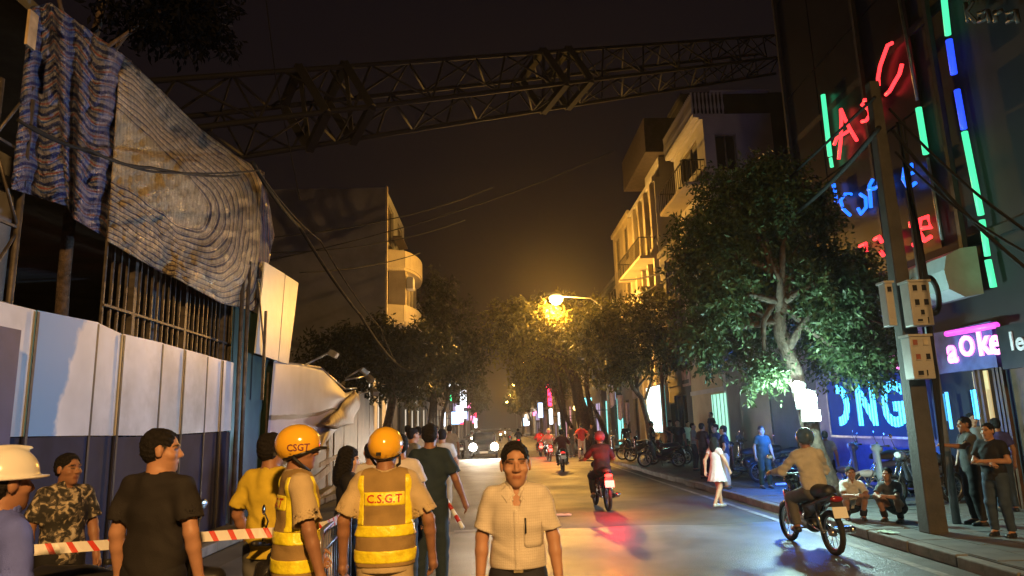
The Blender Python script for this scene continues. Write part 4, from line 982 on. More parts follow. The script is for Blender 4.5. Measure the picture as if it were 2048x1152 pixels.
def ban_pt(u, v):
    top = [(547, 724), (600, 728), (645, 740), (668, 762), (690, 786), (712, 780)]; bot = [(527, 960), (575, 955), (620, 930), (655, 880), (672, 860), (694, 838)]
    f = lambda P: (lambda t, k: (P[k][0]*(1-t+k)+P[k+1][0]*(t-k), P[k][1]*(1-t+k)+P[k+1][1]*(t-k)))(u*5, min(4, int(u*5)))
    a, b2 = f(top), f(bot); px, py = a[0]*(1-v)+b2[0]*v, a[1]*(1-v)+b2[1]*v
    X = HX+.10+.05*math.sin(9*u+3*v)+.10*max(0, u-.75)*4*math.sin(v*3.1)+.05*math.sin(14*u*v)
    return onx(px, py, X)-bn0
V, Q = grid_mesh(ban_pt, 50, 40); me = fast_mesh('printed_sheet', V, Q); uvl = me.uv_layers.new(name='UVMap'); UV = np.array([(i/50, j/40) for j in range(41) for i in range(51)], np.float32); uvl.data.foreach_set('uv', UV[np.array(Q).ravel()].ravel())
o = link('printed_sheet', me, M_BAN, bann); o.modifiers.new('t', 'SOLIDIFY').thickness = .006
# the curled brown back of the torn corner
def curl(u, v):
    P = [(646, 850, 5), (668, 848, 12), (690, 832, 19), (706, 806, 15), (715, 784, 6)]; t = u*4; k = min(3, int(t)); q = t-k
    x, y_, w = [P[k][i]*(1-q)+P[k+1][i]*q for i in range(3)]; e = (v-.5)*2
    return onx(x+e*w*.75+3*math.sin(u*17), y_+e*w*.8+2*math.sin(u*13), HX+.22+.10*math.sin(v*math.pi)+.05*math.sin(u*9))-bn0
V, Q = grid_mesh(curl, 16, 16); o = link('torn_corner', fast_mesh('torn_corner', V, Q), mat('banner_back', (.16, .085, .045), .6, var=.4, scale=5), bann); o.modifiers.new('t', 'SOLIDIFY').thickness = .006
m = MB()
for a, b2 in (((547, 722), (640, 735)), ((640, 735), (690, 778)), ((690, 778), (712, 776))): m.tube([onx(*a, HX+.06)-bn0, onx(*b2, HX+.06)-bn0], .035, 6)
m.build('top_rail', mat('galvanised', (.45, .43, .38), .35, .7, var=.2), bann, True)
for px in (532, 600, 668): q = onx(px, 870, HX-.02)-bn0; m = MB(); m.bar((q.x, q.y, .14-bn0.z), (q.x, q.y, 3.1-bn0.z), .05); m.build('post', M_STEEL, bann)
M_GALV = MATS['galvanised']
arms = [((606, 732), (660, 704), (674, 712), 'flood lamp arm standing up from the torn banner'), ((690, 757), (722, 738), (735, 748), 'bent flood lamp arm above the torn banner corner'), ((690, 760), (735, 752), (745, 762), 'lower bent flood lamp arm beside the torn banner corner'), ((712, 790), (745, 780), (752, 788), 'drooping flood lamp arm at the far end of the banner')]
for a, b2, c, lab in arms:
    p0 = onx(*a, HX+.05); r = empty('banner_lamp', p0, 0, lab, 'lamp', 'unlit lamps on arms above the banner'); p1 = onx(*b2, HX+.55)-p0; p2 = onx(*c, HX+.75)-p0
    m = MB(); m.tube([(0, 0, 0), p1], .03, 6); m.build('arm', M_GALV, r, True)
    m = MB(); m.bar(p1, p2, .16, .22); m.build('lamp_head', M_GALV, r, bevel=.02)
# brown printed hoarding beyond the torn banner, with timber leaning on it
M_BRN = mat('brown_hoarding', (.075, .045, .025), .6, var=.5, scale=1.6, dirt=.5, col2=(.17, .115, .07))
bh = empty('brown_hoarding', (HX-.12, 16, 0), 0, 'brown printed sheet hoarding behind the two police officers', 'hoarding')
for k in range(12):
    m = MB(); m.ext((-.02+.012*(k % 2), k*1.22, .14), (.012*(k % 2), k*1.22+1.21, 3.0-.22*(k % 3)+(.25 if k > 7 else 0))); m.build('sheet', M_BRN, bh)
tb = [((600, 985), (660, 935), .20), ((610, 1020), (668, 975), .14), ((640, 930), (690, 905), .12), ((590, 950), (640, 900), .10)]
for i, (a, b2, w) in enumerate(tb):
    pa, pb = onx(*a, -4.2), onx(*b2, -4.6); m = MB(); m.bar(pa, pb, w, .04); o = m.build('timber_plank', mat('pale_plank', (.28, .22, .15), .7, var=.35, scale=6)); tag(o, ['widest pale plank leaning behind the left officer', 'lower pale plank leaning behind the left officer', 'short pale plank beside the woman in black', 'upper thin plank leaning on the brown hoarding'][i], 'plank', 'planks on the brown hoarding')
# ------------------------------------------------------------------ houses
M_CREAM = mat('cream_render', (.42, .36, .25), .75, var=.12, scale=1.2, dirt=.35, bump=.1)
M_GREYW = mat('grey_render', (.24, .235, .23), .8, var=.15, scale=1.0, dirt=.4, bump=.1)
M_DARKW = mat('dark_render', (.07, .062, .058), .8, var=.2, scale=1.0, dirt=.3)
M_PALE = mat('pale_render', (.48, .46, .42), .75, var=.1, scale=1.2, dirt=.3)
M_GLASS = mat('dark_glass', (.012, .013, .016), .08, var=.1, spec=.8)
M_FRAME = mat('window_frame', (.20, .17, .13), .5, var=.15)
M_IRON = mat('wrought_iron', (.03, .028, .027), .5, .4, var=.2)
M_TILE = mat('roof_sheet', (.06, .045, .04), .6, var=.25, scale=4)
def holes_wall(root, fixed, axis, u0, u1, z0, z1, holes, th, m, name='wall', out=1):
    """wall sheet with real openings. axis 'x': plane X=fixed, u runs along Y; axis 'y': plane Y=fixed, u runs along X. out = side that gets the thickness"""
    us = sorted(set([u0, u1]+[h[0] for h in holes]+[h[1] for h in holes])); zs = sorted(set([z0, z1]+[h[2] for h in holes]+[h[3] for h in holes]))
    mb = MB()
    for i in range(len(us)-1):
        run = None
        for j in range(len(zs)-1):
            cu, cz = (us[i]+us[i+1])/2, (zs[j]+zs[j+1])/2
            solid = not any(h[0] < cu < h[1] and h[2] < cz < h[3] for h in holes)
            if solid and run is None: run = zs[j]
            last = j == len(zs)-2
            if run is not None and (not solid or last):
                top = zs[j+1] if (solid and last) else zs[j]
                if axis == 'x': mb.ext((fixed, us[i], run), (fixed+th*out, us[i+1], top))
                else: mb.ext((us[i], fixed, run), (us[i+1], fixed+th*out, top))
                run = None
    o = mb.build(name, m, root)
    if root is not None: o.matrix_parent_inverse = Matrix.Translation(-root.location)
    return o
def wpart(root, mb, name, m, smooth=False, bevel=0):
    o = mb.build(name, m, root, smooth, bevel); o.matrix_parent_inverse = Matrix.Translation(-root.location); return o
def window(root, axis, fixed, out, u0, u1, z0, z1, nmul=1, lit=None, frame=None, door=False):
    """recessed window: frame, mullions and panes, set back from the face"""
    d = .10*out; fm = frame or M_FRAME; A = (lambda u, z, o: (fixed+o, u, z)) if axis == 'x' else (lambda u, z, o: (u, fixed+o, z))
    f = MB()
    for (a, b, c, e) in ((u0, u0+.06, z0, z1), (u1-.06, u1, z0, z1), (u0+.06, u1-.06, z0, z0+.06), (u0+.06, u1-.06, z1-.06, z1)):
        f.ext(A(a, c, d), A(b, e, d+.05*out))
    for k in range(nmul): u = u0+(u1-u0)*(k+1)/(nmul+1); f.ext(A(u-.025, z0+.06, d), A(u+.025, z1-.06, d+.05*out))
    w = wpart(root, f, 'window' if not door else 'door', fm)
    for k in range(nmul+1):
        a = u0+(u1-u0)*k/(nmul+1)+.03; b = u0+(u1-u0)*(k+1)/(nmul+1)-.03; p = MB(); p.ext(A(a, z0+.03, d+.055*out), A(b, z1-.03, d+.065*out)); po = p.build('pane', lit or M_GLASS, w)
def house(name, label, side, y0, y1, z1, face, depth, m, floors, wins=2, front=True, lit=None, top=True, label_cat='building', z0=.14, camwins=()):
    """side=+1: right of the street (front faces -X), -1: left (front faces +X). front face at X=face"""
    r = empty(name, (face+side*depth/2, (y0+y1)/2, 0), 0, label, label_cat)
    holes = []; fh = (z1-z0)/floors
    if front:
        for k in range(floors):
            for w in range(wins):
                c = y0+(y1-y0)*(w+.5)/wins; hw = (y1-y0)/wins*.28
                zz = z0+k*fh; holes.append((c-hw, c+hw, zz+(.9 if k else .0)+(.0 if k else .02), zz+fh-.55))
    holes_wall(r, face, 'x', y0, y1, z0, z1, holes, .2, m, 'front_wall', side)
    for h in holes: window(r, 'x', face, side, *h, nmul=1, lit=lit if (h[2] < 1) else None)
    camh = [tuple(c) for c in camwins]
    x0, x1 = sorted((face+side*.2, face+side*depth))
    holes_wall(r, y0, 'y', x0, x1, z0, z1, camh, .2, m, 'side_wall', 1)
    for h in camh: window(r, 'y', y0, 1, *h)
    b = MB(); b.ext((face+side*.2, y1-.2, z0), (face+side*depth, y1, z1)); b.ext((face+side*(depth-.2), y0+.2, z0), (face+side*depth, y1-.2, z1)); wpart(r, b, 'rear_wall', m)
    b = MB(); b.ext((face+side*.2, y0+.2, z1-.25), (face+side*(depth-.2), y1-.2, z1-.02)); wpart(r, b, 'roof', M_TILE)
    for k in range(1, floors):
        b = MB(); b.ext((face-side*.06, y0, z0+k*fh-.1), (face-side*.002, y1, z0+k*fh+.08)); wpart(r, b, 'string_course', m)
    if top: b = MB(); b.ext((face-side*.14, y0, z1-.22), (face-side*.003, y1, z1+.06)); wpart(r, b, 'cornice', m)
    return r
def balcony(root, side, face, y0, y1, z, proj, m, rnd=False, rail='iron', rh=.95):
    n = 14; P = []
    for k in range(n+1):
        t = k/n; y = y0+(y1-y0)*t; p = proj*(math.sin(math.pi*t)**.35 if rnd else (1 if 0 < k < n else 1)); P.append((face-side*p, y))
    ring = [(face-side*.002, y0)]+P+[(face-side*.002, y1)]
    mb = MB(); N = len(ring); mb.add([(x, y, z) for x, y in ring]+[(x, y, z+.16) for x, y in ring], [tuple(range(N)), tuple(range(N, 2*N))]+[(k, (k+1) % N, N+(k+1) % N, N+k) for k in range(N)]); slab = wpart(root, mb, 'balcony', m)
    if rail == 'solid':
        mb = MB()
        for k in range(N-1): mb.bar((ring[k][0], ring[k][1], z+.16+rh/2), (ring[k+1][0], ring[k+1][1], z+.16+rh/2), rh, .10)
        mb.build('parapet', m, slab)
    else:
        mb = MB()
        for k in range(N-1): mb.bar((ring[k][0], ring[k][1], z+.16+rh), (ring[k+1][0], ring[k+1][1], z+.16+rh), .05)
        mb.build('handrail', M_IRON, slab)
        rr0 = None; L = 0
        for k in range(N-1):
            a, b = Vector((*ring[k], 0)), Vector((*ring[k+1], 0)); nb = max(1, int((b-a).length/.16))
            for q in range(nb):
                p = a.lerp(b, q/nb)
                if rr0 is None: x = MB(); x.ext((-.012, -.012, 0), (.012, .012, rh)) if rail == 'iron' else x.lathe([(.05, 0), (.03, .1), (.06, .3), (.03, .6), (.05, rh)], (0, 0, 0), 8); rr0 = x.build('baluster', M_IRON if rail == 'iron' else m, slab); o = rr0
                else: o = rr0.copy(); COL.objects.link(o)
                o.location = (p.x, p.y, z+.16)
    return slab
# --- left: big house whose blank gable faces the camera, cream front with rounded balconies
LX = -6.0; yL = onx(770, 600, LX).y; zL = onx(770, 372, LX).z
bl = house('gable_house', 'tall house with a blank grey gable and cream rounded balconies on the left', -1, yL, yL+8.5, zL, LX, 8.5, M_GREYW, 4, 2, top=False)
b = MB(); b.ext((LX+.01, yL+.02, .14), (LX+.10, yL+.35, zL+.1)); wpart(bl, b, 'corner_strip', M_CREAM)
for (pz, pr, rail, hgt) in ((600, 1.5, 'solid', .95), (486, 1.6, 'solid', 1.0)):
    z = onx(800, pz+36, LX+1.0).z; balcony(bl, -1, LX, yL+.6, yL+7.6, z, pr, M_CREAM, True, rail, hgt)
zb = onx(800, 640, LX+1).z
b = MB()
zq = onx(800, 486, LX+1).z
b.ext((LX+.02, yL+1.2, zb), (LX+1.0, yL+7.0, zq-.2)); 
wpart(bl, b, 'bay_wall', M_CREAM)
for (y0_, y1_, z0_, z1_) in ((yL+1.7, yL+2.5, zb+1.4, zb+2.9), (yL+3.4, yL+4.1, zb+1.2, zb+3.0), (yL+5.2, yL+6.2, zb+1.2, zb+3.0)):
    b = MB(); b.ext((LX+1.003, y0_, z0_), (LX+1.03, y1_, z1_)); w = wpart(bl, b, 'shutter', M_FRAME)
b = MB(); b.ext((LX+1.05, yL+1.25, zb+2.2), (LX+1.45, yL+2.0, zb+2.9)); ac = wpart(bl, b, 'air_conditioner', M_PALE, bevel=.03)
b = MB(); b.ext((LX+.2, yL+1.5, zL-2.6), (LX+.75, yL+4.4, zL-2.5)); wpart(bl, b, 'upper_shade', M_TILE)
# --- right: karaoke / coffee tower
RX = 9.0
kar = house('karaoke_tower', 'tall dark karaoke and coffee building with neon signs on the right', 1, 9.6, 19.7, 24.0, RX, 8, mat('tower_render', (.022, .020, .023), .8, var=.2, scale=1.0), 5, 2, front=False, top=False)
M_CLAD = mat('dark_cladding', (.016, .015, .017), .35, var=.2, scale=1.2)
for k in range(3):
    for j in range(6):
        b = MB(); y0_ = 13.35+k*2.1; b.ext((RX-.06, y0_+.02, 4.9+j*3.1), (RX-.004, y0_+2.06, 4.9+j*3.1+3.05)); wpart(kar, b, 'cladding_panel', M_CLAD)
for yy in (12.62, 15.2, 19.35): b = MB(); b.ext((RX-.16, yy, 4.4), (RX-.063, yy+.1, 21.5)); wpart(kar, b, 'pilaster', mat('pilaster', (.04, .038, .042), .5))
# shop front below: blue lit recess behind the LED board
M_BLUEW = mat('blue_shopfront', (.06, .10, .30), .45, var=.15)
b = MB(); b.ext((RX-.05, 14.4, .14), (RX-.004, 19.6, 4.6)); wpart(kar, b, 'shopfront', M_BLUEW)
# ground floor entrance of the karaoke, lit inside
dp0, dp1 = onx(1952, 860, RX-.05), onx(2046, 860, RX-.05)
M_WARMLIT = glow('warm_interior', (1, .72, .30), .55, (.5, .4, .25))
ent = MB(); ent.ext((RX-.10, 11.5, .14), (RX-.02, dp1.y-.0, 3.0)); wpart(kar, ent, 'entrance_wall', mat('entrance_wood', (.09, .05, .03), .5, var=.3))
b = MB(); b.ext((RX-.125, onx(2006, 860, RX).y, .3), (RX-.103, onx(1975, 860, RX).y, 2.5)); wpart(kar, b, 'lit_door', M_WARMLIT)
for px in (1968, 1978, 2008, 2016, 2024):
    q = onx(px, 860, RX-.16); b = MB(); b.ext((RX-.19, q.y-.03, .14), (RX-.13, q.y+.03, 2.75)); wpart(kar, b, 'door_post', mat('entrance_wood', (.09, .05, .03), .5))
b = MB(); b.ext((RX-.2, onx(2046, 860, RX).y-.3, 2.72), (RX-.13, onx(1950, 860, RX).y, 2.95)); wpart(kar, b, 'lintel', mat('entrance_lintel', (.30, .17, .08), .5))
# --- canopy
cn = MB(); yc0, yc1 = 12.25, 14.3
zc0 = 3.95; prof = [(-.0, zc0-.1), (-.35, zc0-.15), (-.62, zc0+.0), (-.66, zc0+.35), (-.58, zc0+.62), (-.3, zc0+.75), (0, zc0+.78)]
V = [(RX-.17+x, y, z) for y in (yc0, yc1) for x, z in prof]; n = len(prof); cn.add(V, [(k, k+1, n+k+1, n+k) for k in range(n-1)]+[tuple(range(n)), tuple(range(n, 2*n))])
o = cn.build('canopy', mat('canopy_fabric', (.36, .42, .45), .5, var=.08), None); tag(o, 'pale rounded canopy above the karaoke sign', 'canopy')
# --- signs. text lies in planes that face the street (-X)
SGN = Matrix(((0, 0, -1), (-1, 0, 0), (0, 1, 0)))      # text x -> -Y, text y -> +Z, normal -> -X
def sign_text(txt, ctr, size, m, parent, name='letter', ext=.02, bold=.01, sx=1.0):
    me = text_mesh(txt, size, ext, bold, 4)
    for v in me.vertices: v.co.x *= sx
    me.transform(SGN.to_4x4()); o = link(name, me, m, parent); o.location = Vector(ctr)-parent.location; return o
M_PINK = glow('pink_neon', (1, .20, .72), 2.6, (.7, .5, .6))
M_PINKT = glow('magenta_tube', (1, .08, .80), 1.3)
ks_ = empty('karaoke_sign', (RX-.25, 13.4, 3.1), 0, 'karaoke sign with pink glowing letters on a blue board under the canopy', 'sign')
def kz(py, px=1945): return onx(px, py, RX-.3).z
b = MB(); b.ext((RX-.30, onx(1990, 700, RX-.3).y, kz(740)), (RX-.22, onx(1830, 700, RX-.3).y, kz(650))); wpart(ks_, b, 'board', mat('sign_board_blue', (.07, .10, .30), .5))
for ch, px, py, hpx, up in (('K', 1790, 727, 1, 0), ('a', 1822, 722, 1, 0), ('r', 1856, 718, 1, 0), ('a', 1904, 703, 48, 0), ('O', 1934, 694, 40, 1), ('k', 1967, 686, 46, 0), ('e', 1991, 684, 44, 0)):
    c = onx(px, py, RX-.33); sign_text(ch, c, (.66 if ch != 'O' else .50), M_PINK, ks_, 'letter', .015, .018)
mb = MB(); a = onx(1893, 668, RX-.36); c = onx(1994, 650, RX-.36); mb.tube([a, c], .055, 8); wpart(ks_, mb, 'neon_tube', M_PINKT, True)
# a second, dark sign board with two pale letters at the right edge
ds = empty('dark_sign', (RX-.35, 12.2, 3.3), 0, 'dark sign board with two pale letters at the right edge', 'sign')
b = MB(); b.ext((RX-.45, onx(2080, 700, RX-.4).y, onx(2020, 738, RX-.4).z), (RX-.38, onx(2005, 700, RX-.4).y, onx(2010, 652, RX-.4).z)); wpart(ds, b, 'board', mat('sign_black', (.02, .02, .024), .4))
M_LETW = mat('pale_letter', (.6, .6, .66), .5, emit=(.6, .6, .8), estr=.12)
for ch, px in (('l', 2024), ('e', 2040)): sign_text(ch, onx(px, 684, RX-.47), .42, M_LETW, ds, 'letter', .01, .01)
# LED board "ONG" (only half of the first letter is alight)
def led_mat():
    m = bpy.data.materials.new('led_cyan'); m.use_nodes = True; MATS['led_cyan'] = m; n = m.node_tree.nodes; l = m.node_tree.links; b = n['Principled BSDF']
    b.inputs['Base Color'].default_value = (.02, .05, .08, 1); tc = n.new('ShaderNodeTexCoord'); sp = n.new('ShaderNodeSeparateXYZ'); l.new(tc.outputs['Object'], sp.inputs[0])
    def fr(s, k): 
        a = n.new('ShaderNodeMath'); a.operation = 'MULTIPLY'; a.inputs[1].default_value = k; l.new(s, a.inputs[0]); f = n.new('ShaderNodeMath'); f.operation = 'FRACT'; l.new(a.outputs[0], f.inputs[0])
        g = n.new('ShaderNodeMath'); g.operation = 'GREATER_THAN'; g.inputs[1].default_value = .48; l.new(f.outputs[0], g.inputs[0]); return g.outputs[0]
    s = n.new('ShaderNodeMath'); s.operation = 'MULTIPLY_ADD'; s.inputs[1].default_value = 5.0; s.inputs[2].default_value = 1.0; l.new(fr(sp.outputs['Y'], 8.2), s.inputs[0])
    b.inputs['Emission Color'].default_value = (.05, .50, 1.0, 1); l.new(s.outputs[0], b.inputs['Emission Strength']); return m
M_LED = led_mat()
LEDP = 1
lb = empty('led_sign', (RX-.3, 17, 2.0), 0, 'blue LED board with glowing letters NG beside the leaning tree', 'sign')
ly0, ly1 = onx(1822, 810, RX-.35).y, onx(1660, 810, RX-.35).y
z0_, z1_ = onx(1740, 872, RX-.35).z, onx(1740, 752, RX-.35).z
b = MB(); b.ext((RX-.38, ly0, z0_), (RX-.30, ly1, z1_)); wpart(lb, b, 'board', mat('led_board', (.006, .012, .05), .8, emit=(.004, .06, .55), estr=.35))
for (ya_, yb_, za_, zb_) in ((ly0-.04, ly1+.04, z0_-.05, z0_), (ly0-.04, ly1+.04, z1_, z1_+.05), (ly1, ly1+.05, z0_, z1_)): b = MB(); b.ext((RX-.40, ya_, za_), (RX-.29, yb_, zb_)); wpart(lb, b, 'frame_bar', mat('alu_frame', (.35, .36, .38), .4, .7))
for ch, px, py, sx in (('O', 1678, 815, 1.0), ('N', 1732, 813, .92), ('G', 1785, 812, .92)):
    c = onx(px, py, RX-.40); o = sign_text(ch, c, 1.30, M_LED, lb, 'letter', .012, .045, sx)
    if ch == 'O':
        bm = bmesh.new(); bm.from_mesh(o.data); bmesh.ops.bisect_plane(bm, geom=bm.verts[:]+bm.edges[:]+bm.faces[:], plane_co=(0, .06, 0), plane_no=(0, 1, 0), clear_outer=True); bm.to_mesh(o.data); bm.free(); o['label'] = 'right half of a letter O alight'
point('led_glow', (-2.0, -.3, -.5), (.015, .17, 1), 330, .4, lb)
# blue LED strips right of the utility pole
for i, (px, w, py0, py1, X) in enumerate(((1822, 12, 762, 868, RX-.6), (1882, 14, 788, 842, RX-.4), (1896, 7, 784, 858, RX-.5), (1944, 16, 780, 838, RX-.4), (1806, 4, 640, 765, RX-.7))):
    a = onx(px, py0, X); c = onx(px+w*.5, py1, X); d = onx(px+w, py1, X)
    b = MB(); b.ext((X-.03, d.y, c.z), (X, a.y, a.z)); o = b.build('led_strip', M_LED if i in (1, 3) else (glow('blue_strip', (.05, .45, 1), 3.0) if i < 4 else mat('alu_frame', (.35, .36, .38), .4, .7)), None)
    o.location = (0, 0, 0); tag(o, ['wide blue glowing strip between the LED board and the utility pole', 'striped cyan LED panel just right of the utility pole', 'thin blue glowing strip right of the utility pole', 'small striped cyan LED panel beside the karaoke doorway', 'thin unlit aluminium strip above the blue LED board'][i], 'light strip', 'light strips on the karaoke front')
# neon tubes on the tower
def neon(label, pts, X, r, m, name='neon_tube', group=None):
    P = [onx(px, py, X) for px, py in pts]; o0 = P[0].copy(); mb = MB(); mb.tube([p-o0 for p in P], r, 8); o = mb.build(name, m, None, True); o.location = o0; return tag(o, label, 'neon light', group)
M_NG = glow('green_neon', (.07, .95, .42), 1.25); M_NB = glow('blue_neon', (.015, .06, 1.0), 1.8); M_NR = glow('red_neon', (1.0, .03, .035), 3.2); M_NBL = glow('blue_letter', (.01, .14, 1.0), 2.4)
G_ = 'neon tubes on the tower'
NX = RX-.2
neon('topmost green neon tube on the right corner of the tower', [(1884, -40), (1896, 70)], NX, .055, M_NG, group=G_)
neon('upper blue neon tube on the right corner of the tower', [(1898, 80), (1908, 148)], NX, .06, M_NB, group=G_)
neon('lower blue neon tube on the right corner of the tower', [(1914, 180), (1928, 258)], NX, .055, M_NB, group=G_)
neon('long green neon tube below the blue ones on the tower corner', [(1929, 264), (1962, 430)], NX, .055, M_NG, group=G_)
neon('short broken green neon tube on the tower corner', [(1964, 440), (1975, 512)], NX, .05, M_NG, group=G_)
neon('lowest green neon tube ending at the canopy', [(1976, 520), (1987, 574)], NX, .055, M_NG, group=G_)
neon('short green neon tube left of the blue coffee letters', [(1646, 190), (1660, 312)], NX, .06, M_NG, group=G_)
neon('dim lower end of the green neon tube left of the red letters', [(1661, 316), (1664, 334)], NX, .045, M_NG, group=G_)
neon('green neon tube right of the large red letters', [(1837, 216), (1852, 308)], NX, .06, M_NG, group=G_)
neon('small blue neon tube at the left end of the coffee letters', [(1667, 368), (1673, 406)], NX, .05, M_NBL, group=G_)
neon('green neon tube showing through the leaves on the left', [(1650, 575), (1654, 660)], NX, .045, M_NG, group=G_)
neon('green neon tube showing through the leaves on the right', [(1693, 585), (1699, 645)], NX, .045, M_NG, group=G_)
neon('thin unlit metal tube edging the tower wall', [(1798, 0), (1835, 200)], NX, .03, mat('alu_frame', (.35, .36, .38), .4, .7))
neon('thin unlit metal tube below the right green neon', [(1855, 316), (1884, 480)], NX, .03, mat('alu_frame', (.35, .36, .38), .4, .7))
# hand-bent neon lettering, traced stroke by stroke on the wall plane
def zz(x, y_): return (1500+x*.538, y_*.538)
def letters(name, label, groups, m, r):
    root = empty(name, onx(1740, 300, NX), 0, label, 'sign')
    for strokes in groups:
        mb = MB()
        for s in strokes: mb.tube([onx(*zz(*p), NX)-root.location for p in s], r, 7)
        mb.build('letter', m, root, True)
letters('red_letter_sign', 'large red neon letters A s C climbing the tower wall', [
    [[(528, 160), (512, 168), (500, 200), (484, 245), (476, 290), (478, 318)], [(565, 238), (556, 275), (538, 305), (520, 338), (505, 352)]],
    [[(446, 372), (425, 372), (416, 388), (440, 405), (446, 425), (432, 448), (416, 452)]],
    [[(338, 406), (352, 440), (372, 480), (397, 522)], [(338, 406), (340, 450), (338, 520), (330, 592)], [(313, 538), (322, 514), (364, 488)]]], M_NR, .042)
letters('blue_coffee_sign', 'blue neon lettering coffee on the tower wall', [
    [[(376, 722), (352, 722), (337, 745), (345, 775), (372, 800)]], [[(410, 722), (430, 735), (432, 770), (412, 795), (402, 775)]],
    [[(456, 668), (444, 690), (450, 772)], [(440, 705), (465, 700)]], [[(490, 655), (478, 675), (490, 760)], [(472, 695), (500, 688)]],
    [[(572, 655), (610, 640), (600, 612), (575, 625), (570, 665), (590, 700), (615, 680)]]], M_NBL, .042)
letters('small_red_sign', 'small red neon lettering half hidden by leaves under the coffee letters', [
    [[(408, 915), (430, 905), (434, 935)]], [[(462, 890), (480, 880), (490, 900)]], [[(520, 865), (530, 900), (525, 940)]], [[(486, 935), (496, 950)]],
    [[(630, 850), (672, 845), (660, 805), (632, 815), (628, 860), (650, 895), (672, 880)]], [[(597, 825), (600, 845)]], [[(608, 905), (612, 915)]]], M_NR, .045)
letters('unlit_script_sign', 'unlit grey script letters Kara at the top right corner', [
    [[(800, 10), (812, 80)], [(830, 5), (806, 45), (840, 82)]], [[(880, 40), (850, 50), (852, 80), (880, 70), (884, 40), (892, 82)]], [[(910, 40), (914, 82)], [(912, 55), (935, 38)]], [[(985, 40), (955, 50), (957, 82), (985, 70), (989, 40), (997, 84)]]], mat('unlit_tube', (.09, .085, .085), .4), .04)
# --- other right-hand houses
z2 = onx(1600, 745, RX).z
r2 = house('grey_shop', 'low grey building with a dark doorway behind the leaning tree', 1, 19.75, 27.4, 7.2, RX, 8, M_GREYW, 2, 2, front=False)
b = MB(); d0, d1 = onx(1541, 800, RX).y, onx(1482, 800, RX).y; b.ext((RX-.04, d0, .14), (RX-.004, d1, onx(1510, 768, RX).z)); wpart(r2, b, 'doorway', mat('shutter_dark', (.02, .02, .022), .5))
b = MB(); b.ext((RX-.10, d0-.08, onx(1510, 768, RX).z+.01), (RX-.004, d1+.08, onx(1510, 768, RX).z+.12)); wpart(r2, b, 'lintel', M_GREYW)
y3 = onx(1410, 300, RX).y; z3 = onx(1410, 168, RX).z; y3e = onx(1367, 300, RX).y
ch = house('corner_house', 'tall pale house with a balustrade on top right of the street lamp', 1, y3, y3e+1.8, z3-1.0, RX, 2.9, M_PALE, 5, 1, front=True,
           camwins=[(RX+.45, RX+1.35, onx(1440, 308, RX).z, onx(1440, 222, RX).z), ])
balcony(ch, 1, RX+.9, y3-.02, y3e+1.8, z3-1.15, 1.3, M_PALE, False, 'stone', .95)
balcony(ch, 1, RX, y3+.2, y3e+1.6, onx(1395, 345, RX-.8).z, .9, M_CREAM, False, 'iron', .95)
b = MB(); b.ext((RX+.4, y3-.12, z3-.05), (RX+2.9, y3+.1, z3+.02)); wpart(ch, b, 'coping', M_PALE)
b = MB(); b.ext((RX-.03, y3+.3, .14), (RX-.004, y3e+1.7, 4.2)); wpart(ch, b, 'ground_floor_wall', mat('yellow_wall', (.50, .40, .22), .75, var=.12, scale=1.5, dirt=.4))
po = onx(1372, 757, RX-.06); b = MB(); b.ext((RX-.06, po.y-.7, po.z-.35), (RX-.035, po.y+.7, po.z+.4)); tag(b.build('wall_poster', mat('faded_poster', (.42, .24, .20), .6, var=.4, scale=3)), 'faded pinkish poster on the yellow ground floor wall', 'poster')
dm = MB(); da, db = onx(1453, 800, RX-.03).y, onx(1424, 800, RX-.03).y; dm.ext((RX-.05, da, .3), (RX-.035, db, onx(1437, 788, RX).z)); o = dm.build('lit_doorway', glow('mint_light', (.42, 1.0, .74), 1.0)); tag(o, 'narrow doorway glowing mint green behind the group of people', 'doorway')
for q in range(4):
    b = MB(); yy = da+(db-da)*(q+.5)/4; b.ext((RX-.075, yy-.02, .3), (RX-.055, yy+.02, onx(1437, 788, RX).z)); b.build('door_bar', mat('mint_bar', (.3, .45, .38), .5), o)
mid = house('mid_house', 'narrow dark house between the two balconied houses on the right', 1, y3e+1.85, onx(1311, 400, RX).y-.05, 10.5, RX, 8, M_DARKW, 3, 1)
y4 = onx(1311, 400, RX).y; z4 = onx(1311, 350, RX).z; y4e = onx(1258, 420, RX).y
bh4 = house('balcony_house', 'cream house with arched cornice and balconies beside the street lamp', 1, y4, y4e, z4, RX, 3.4, M_PALE, 4, 2)
b = MB(); b.ext((RX+.3, y4-.02, z4), (RX+2.6, y4+3.5, z4+1.2)); wpart(bh4, b, 'stair_head', M_PALE)
b = MB(); b.ext((RX-.5, y4-.6, z4+1.25), (RX+3.2, y4+6, z4+3.2)); wpart(bh4, b, 'terrace_cover', M_TILE)
balcony(bh4, 1, RX, y4+.3, y4e-.3, onx(1290, 517, RX-.7).z, 1.0, M_CREAM, False, 'iron', 1.0)
balcony(bh4, 1, RX, y4+.3, y4e-.3, onx(1290, 610, RX-.7).z, .9, M_CREAM, False, 'solid', .7)
for q in range(5):
    b = MB(); yy = y4+.4+q*(y4e-y4-.8)/4; b.ext((RX-.24, yy-.18, .14), (RX-.004, yy+.18, z4-.3)); wpart(bh4, b, 'pilaster', M_CREAM)
r5 = house('plain_house', 'plain cream house with shuttered windows past the balconied house', 1, y4e+.05, y4e+6.5, onx(1240, 450, RX).z, RX, 8, M_CREAM, 4, 2)
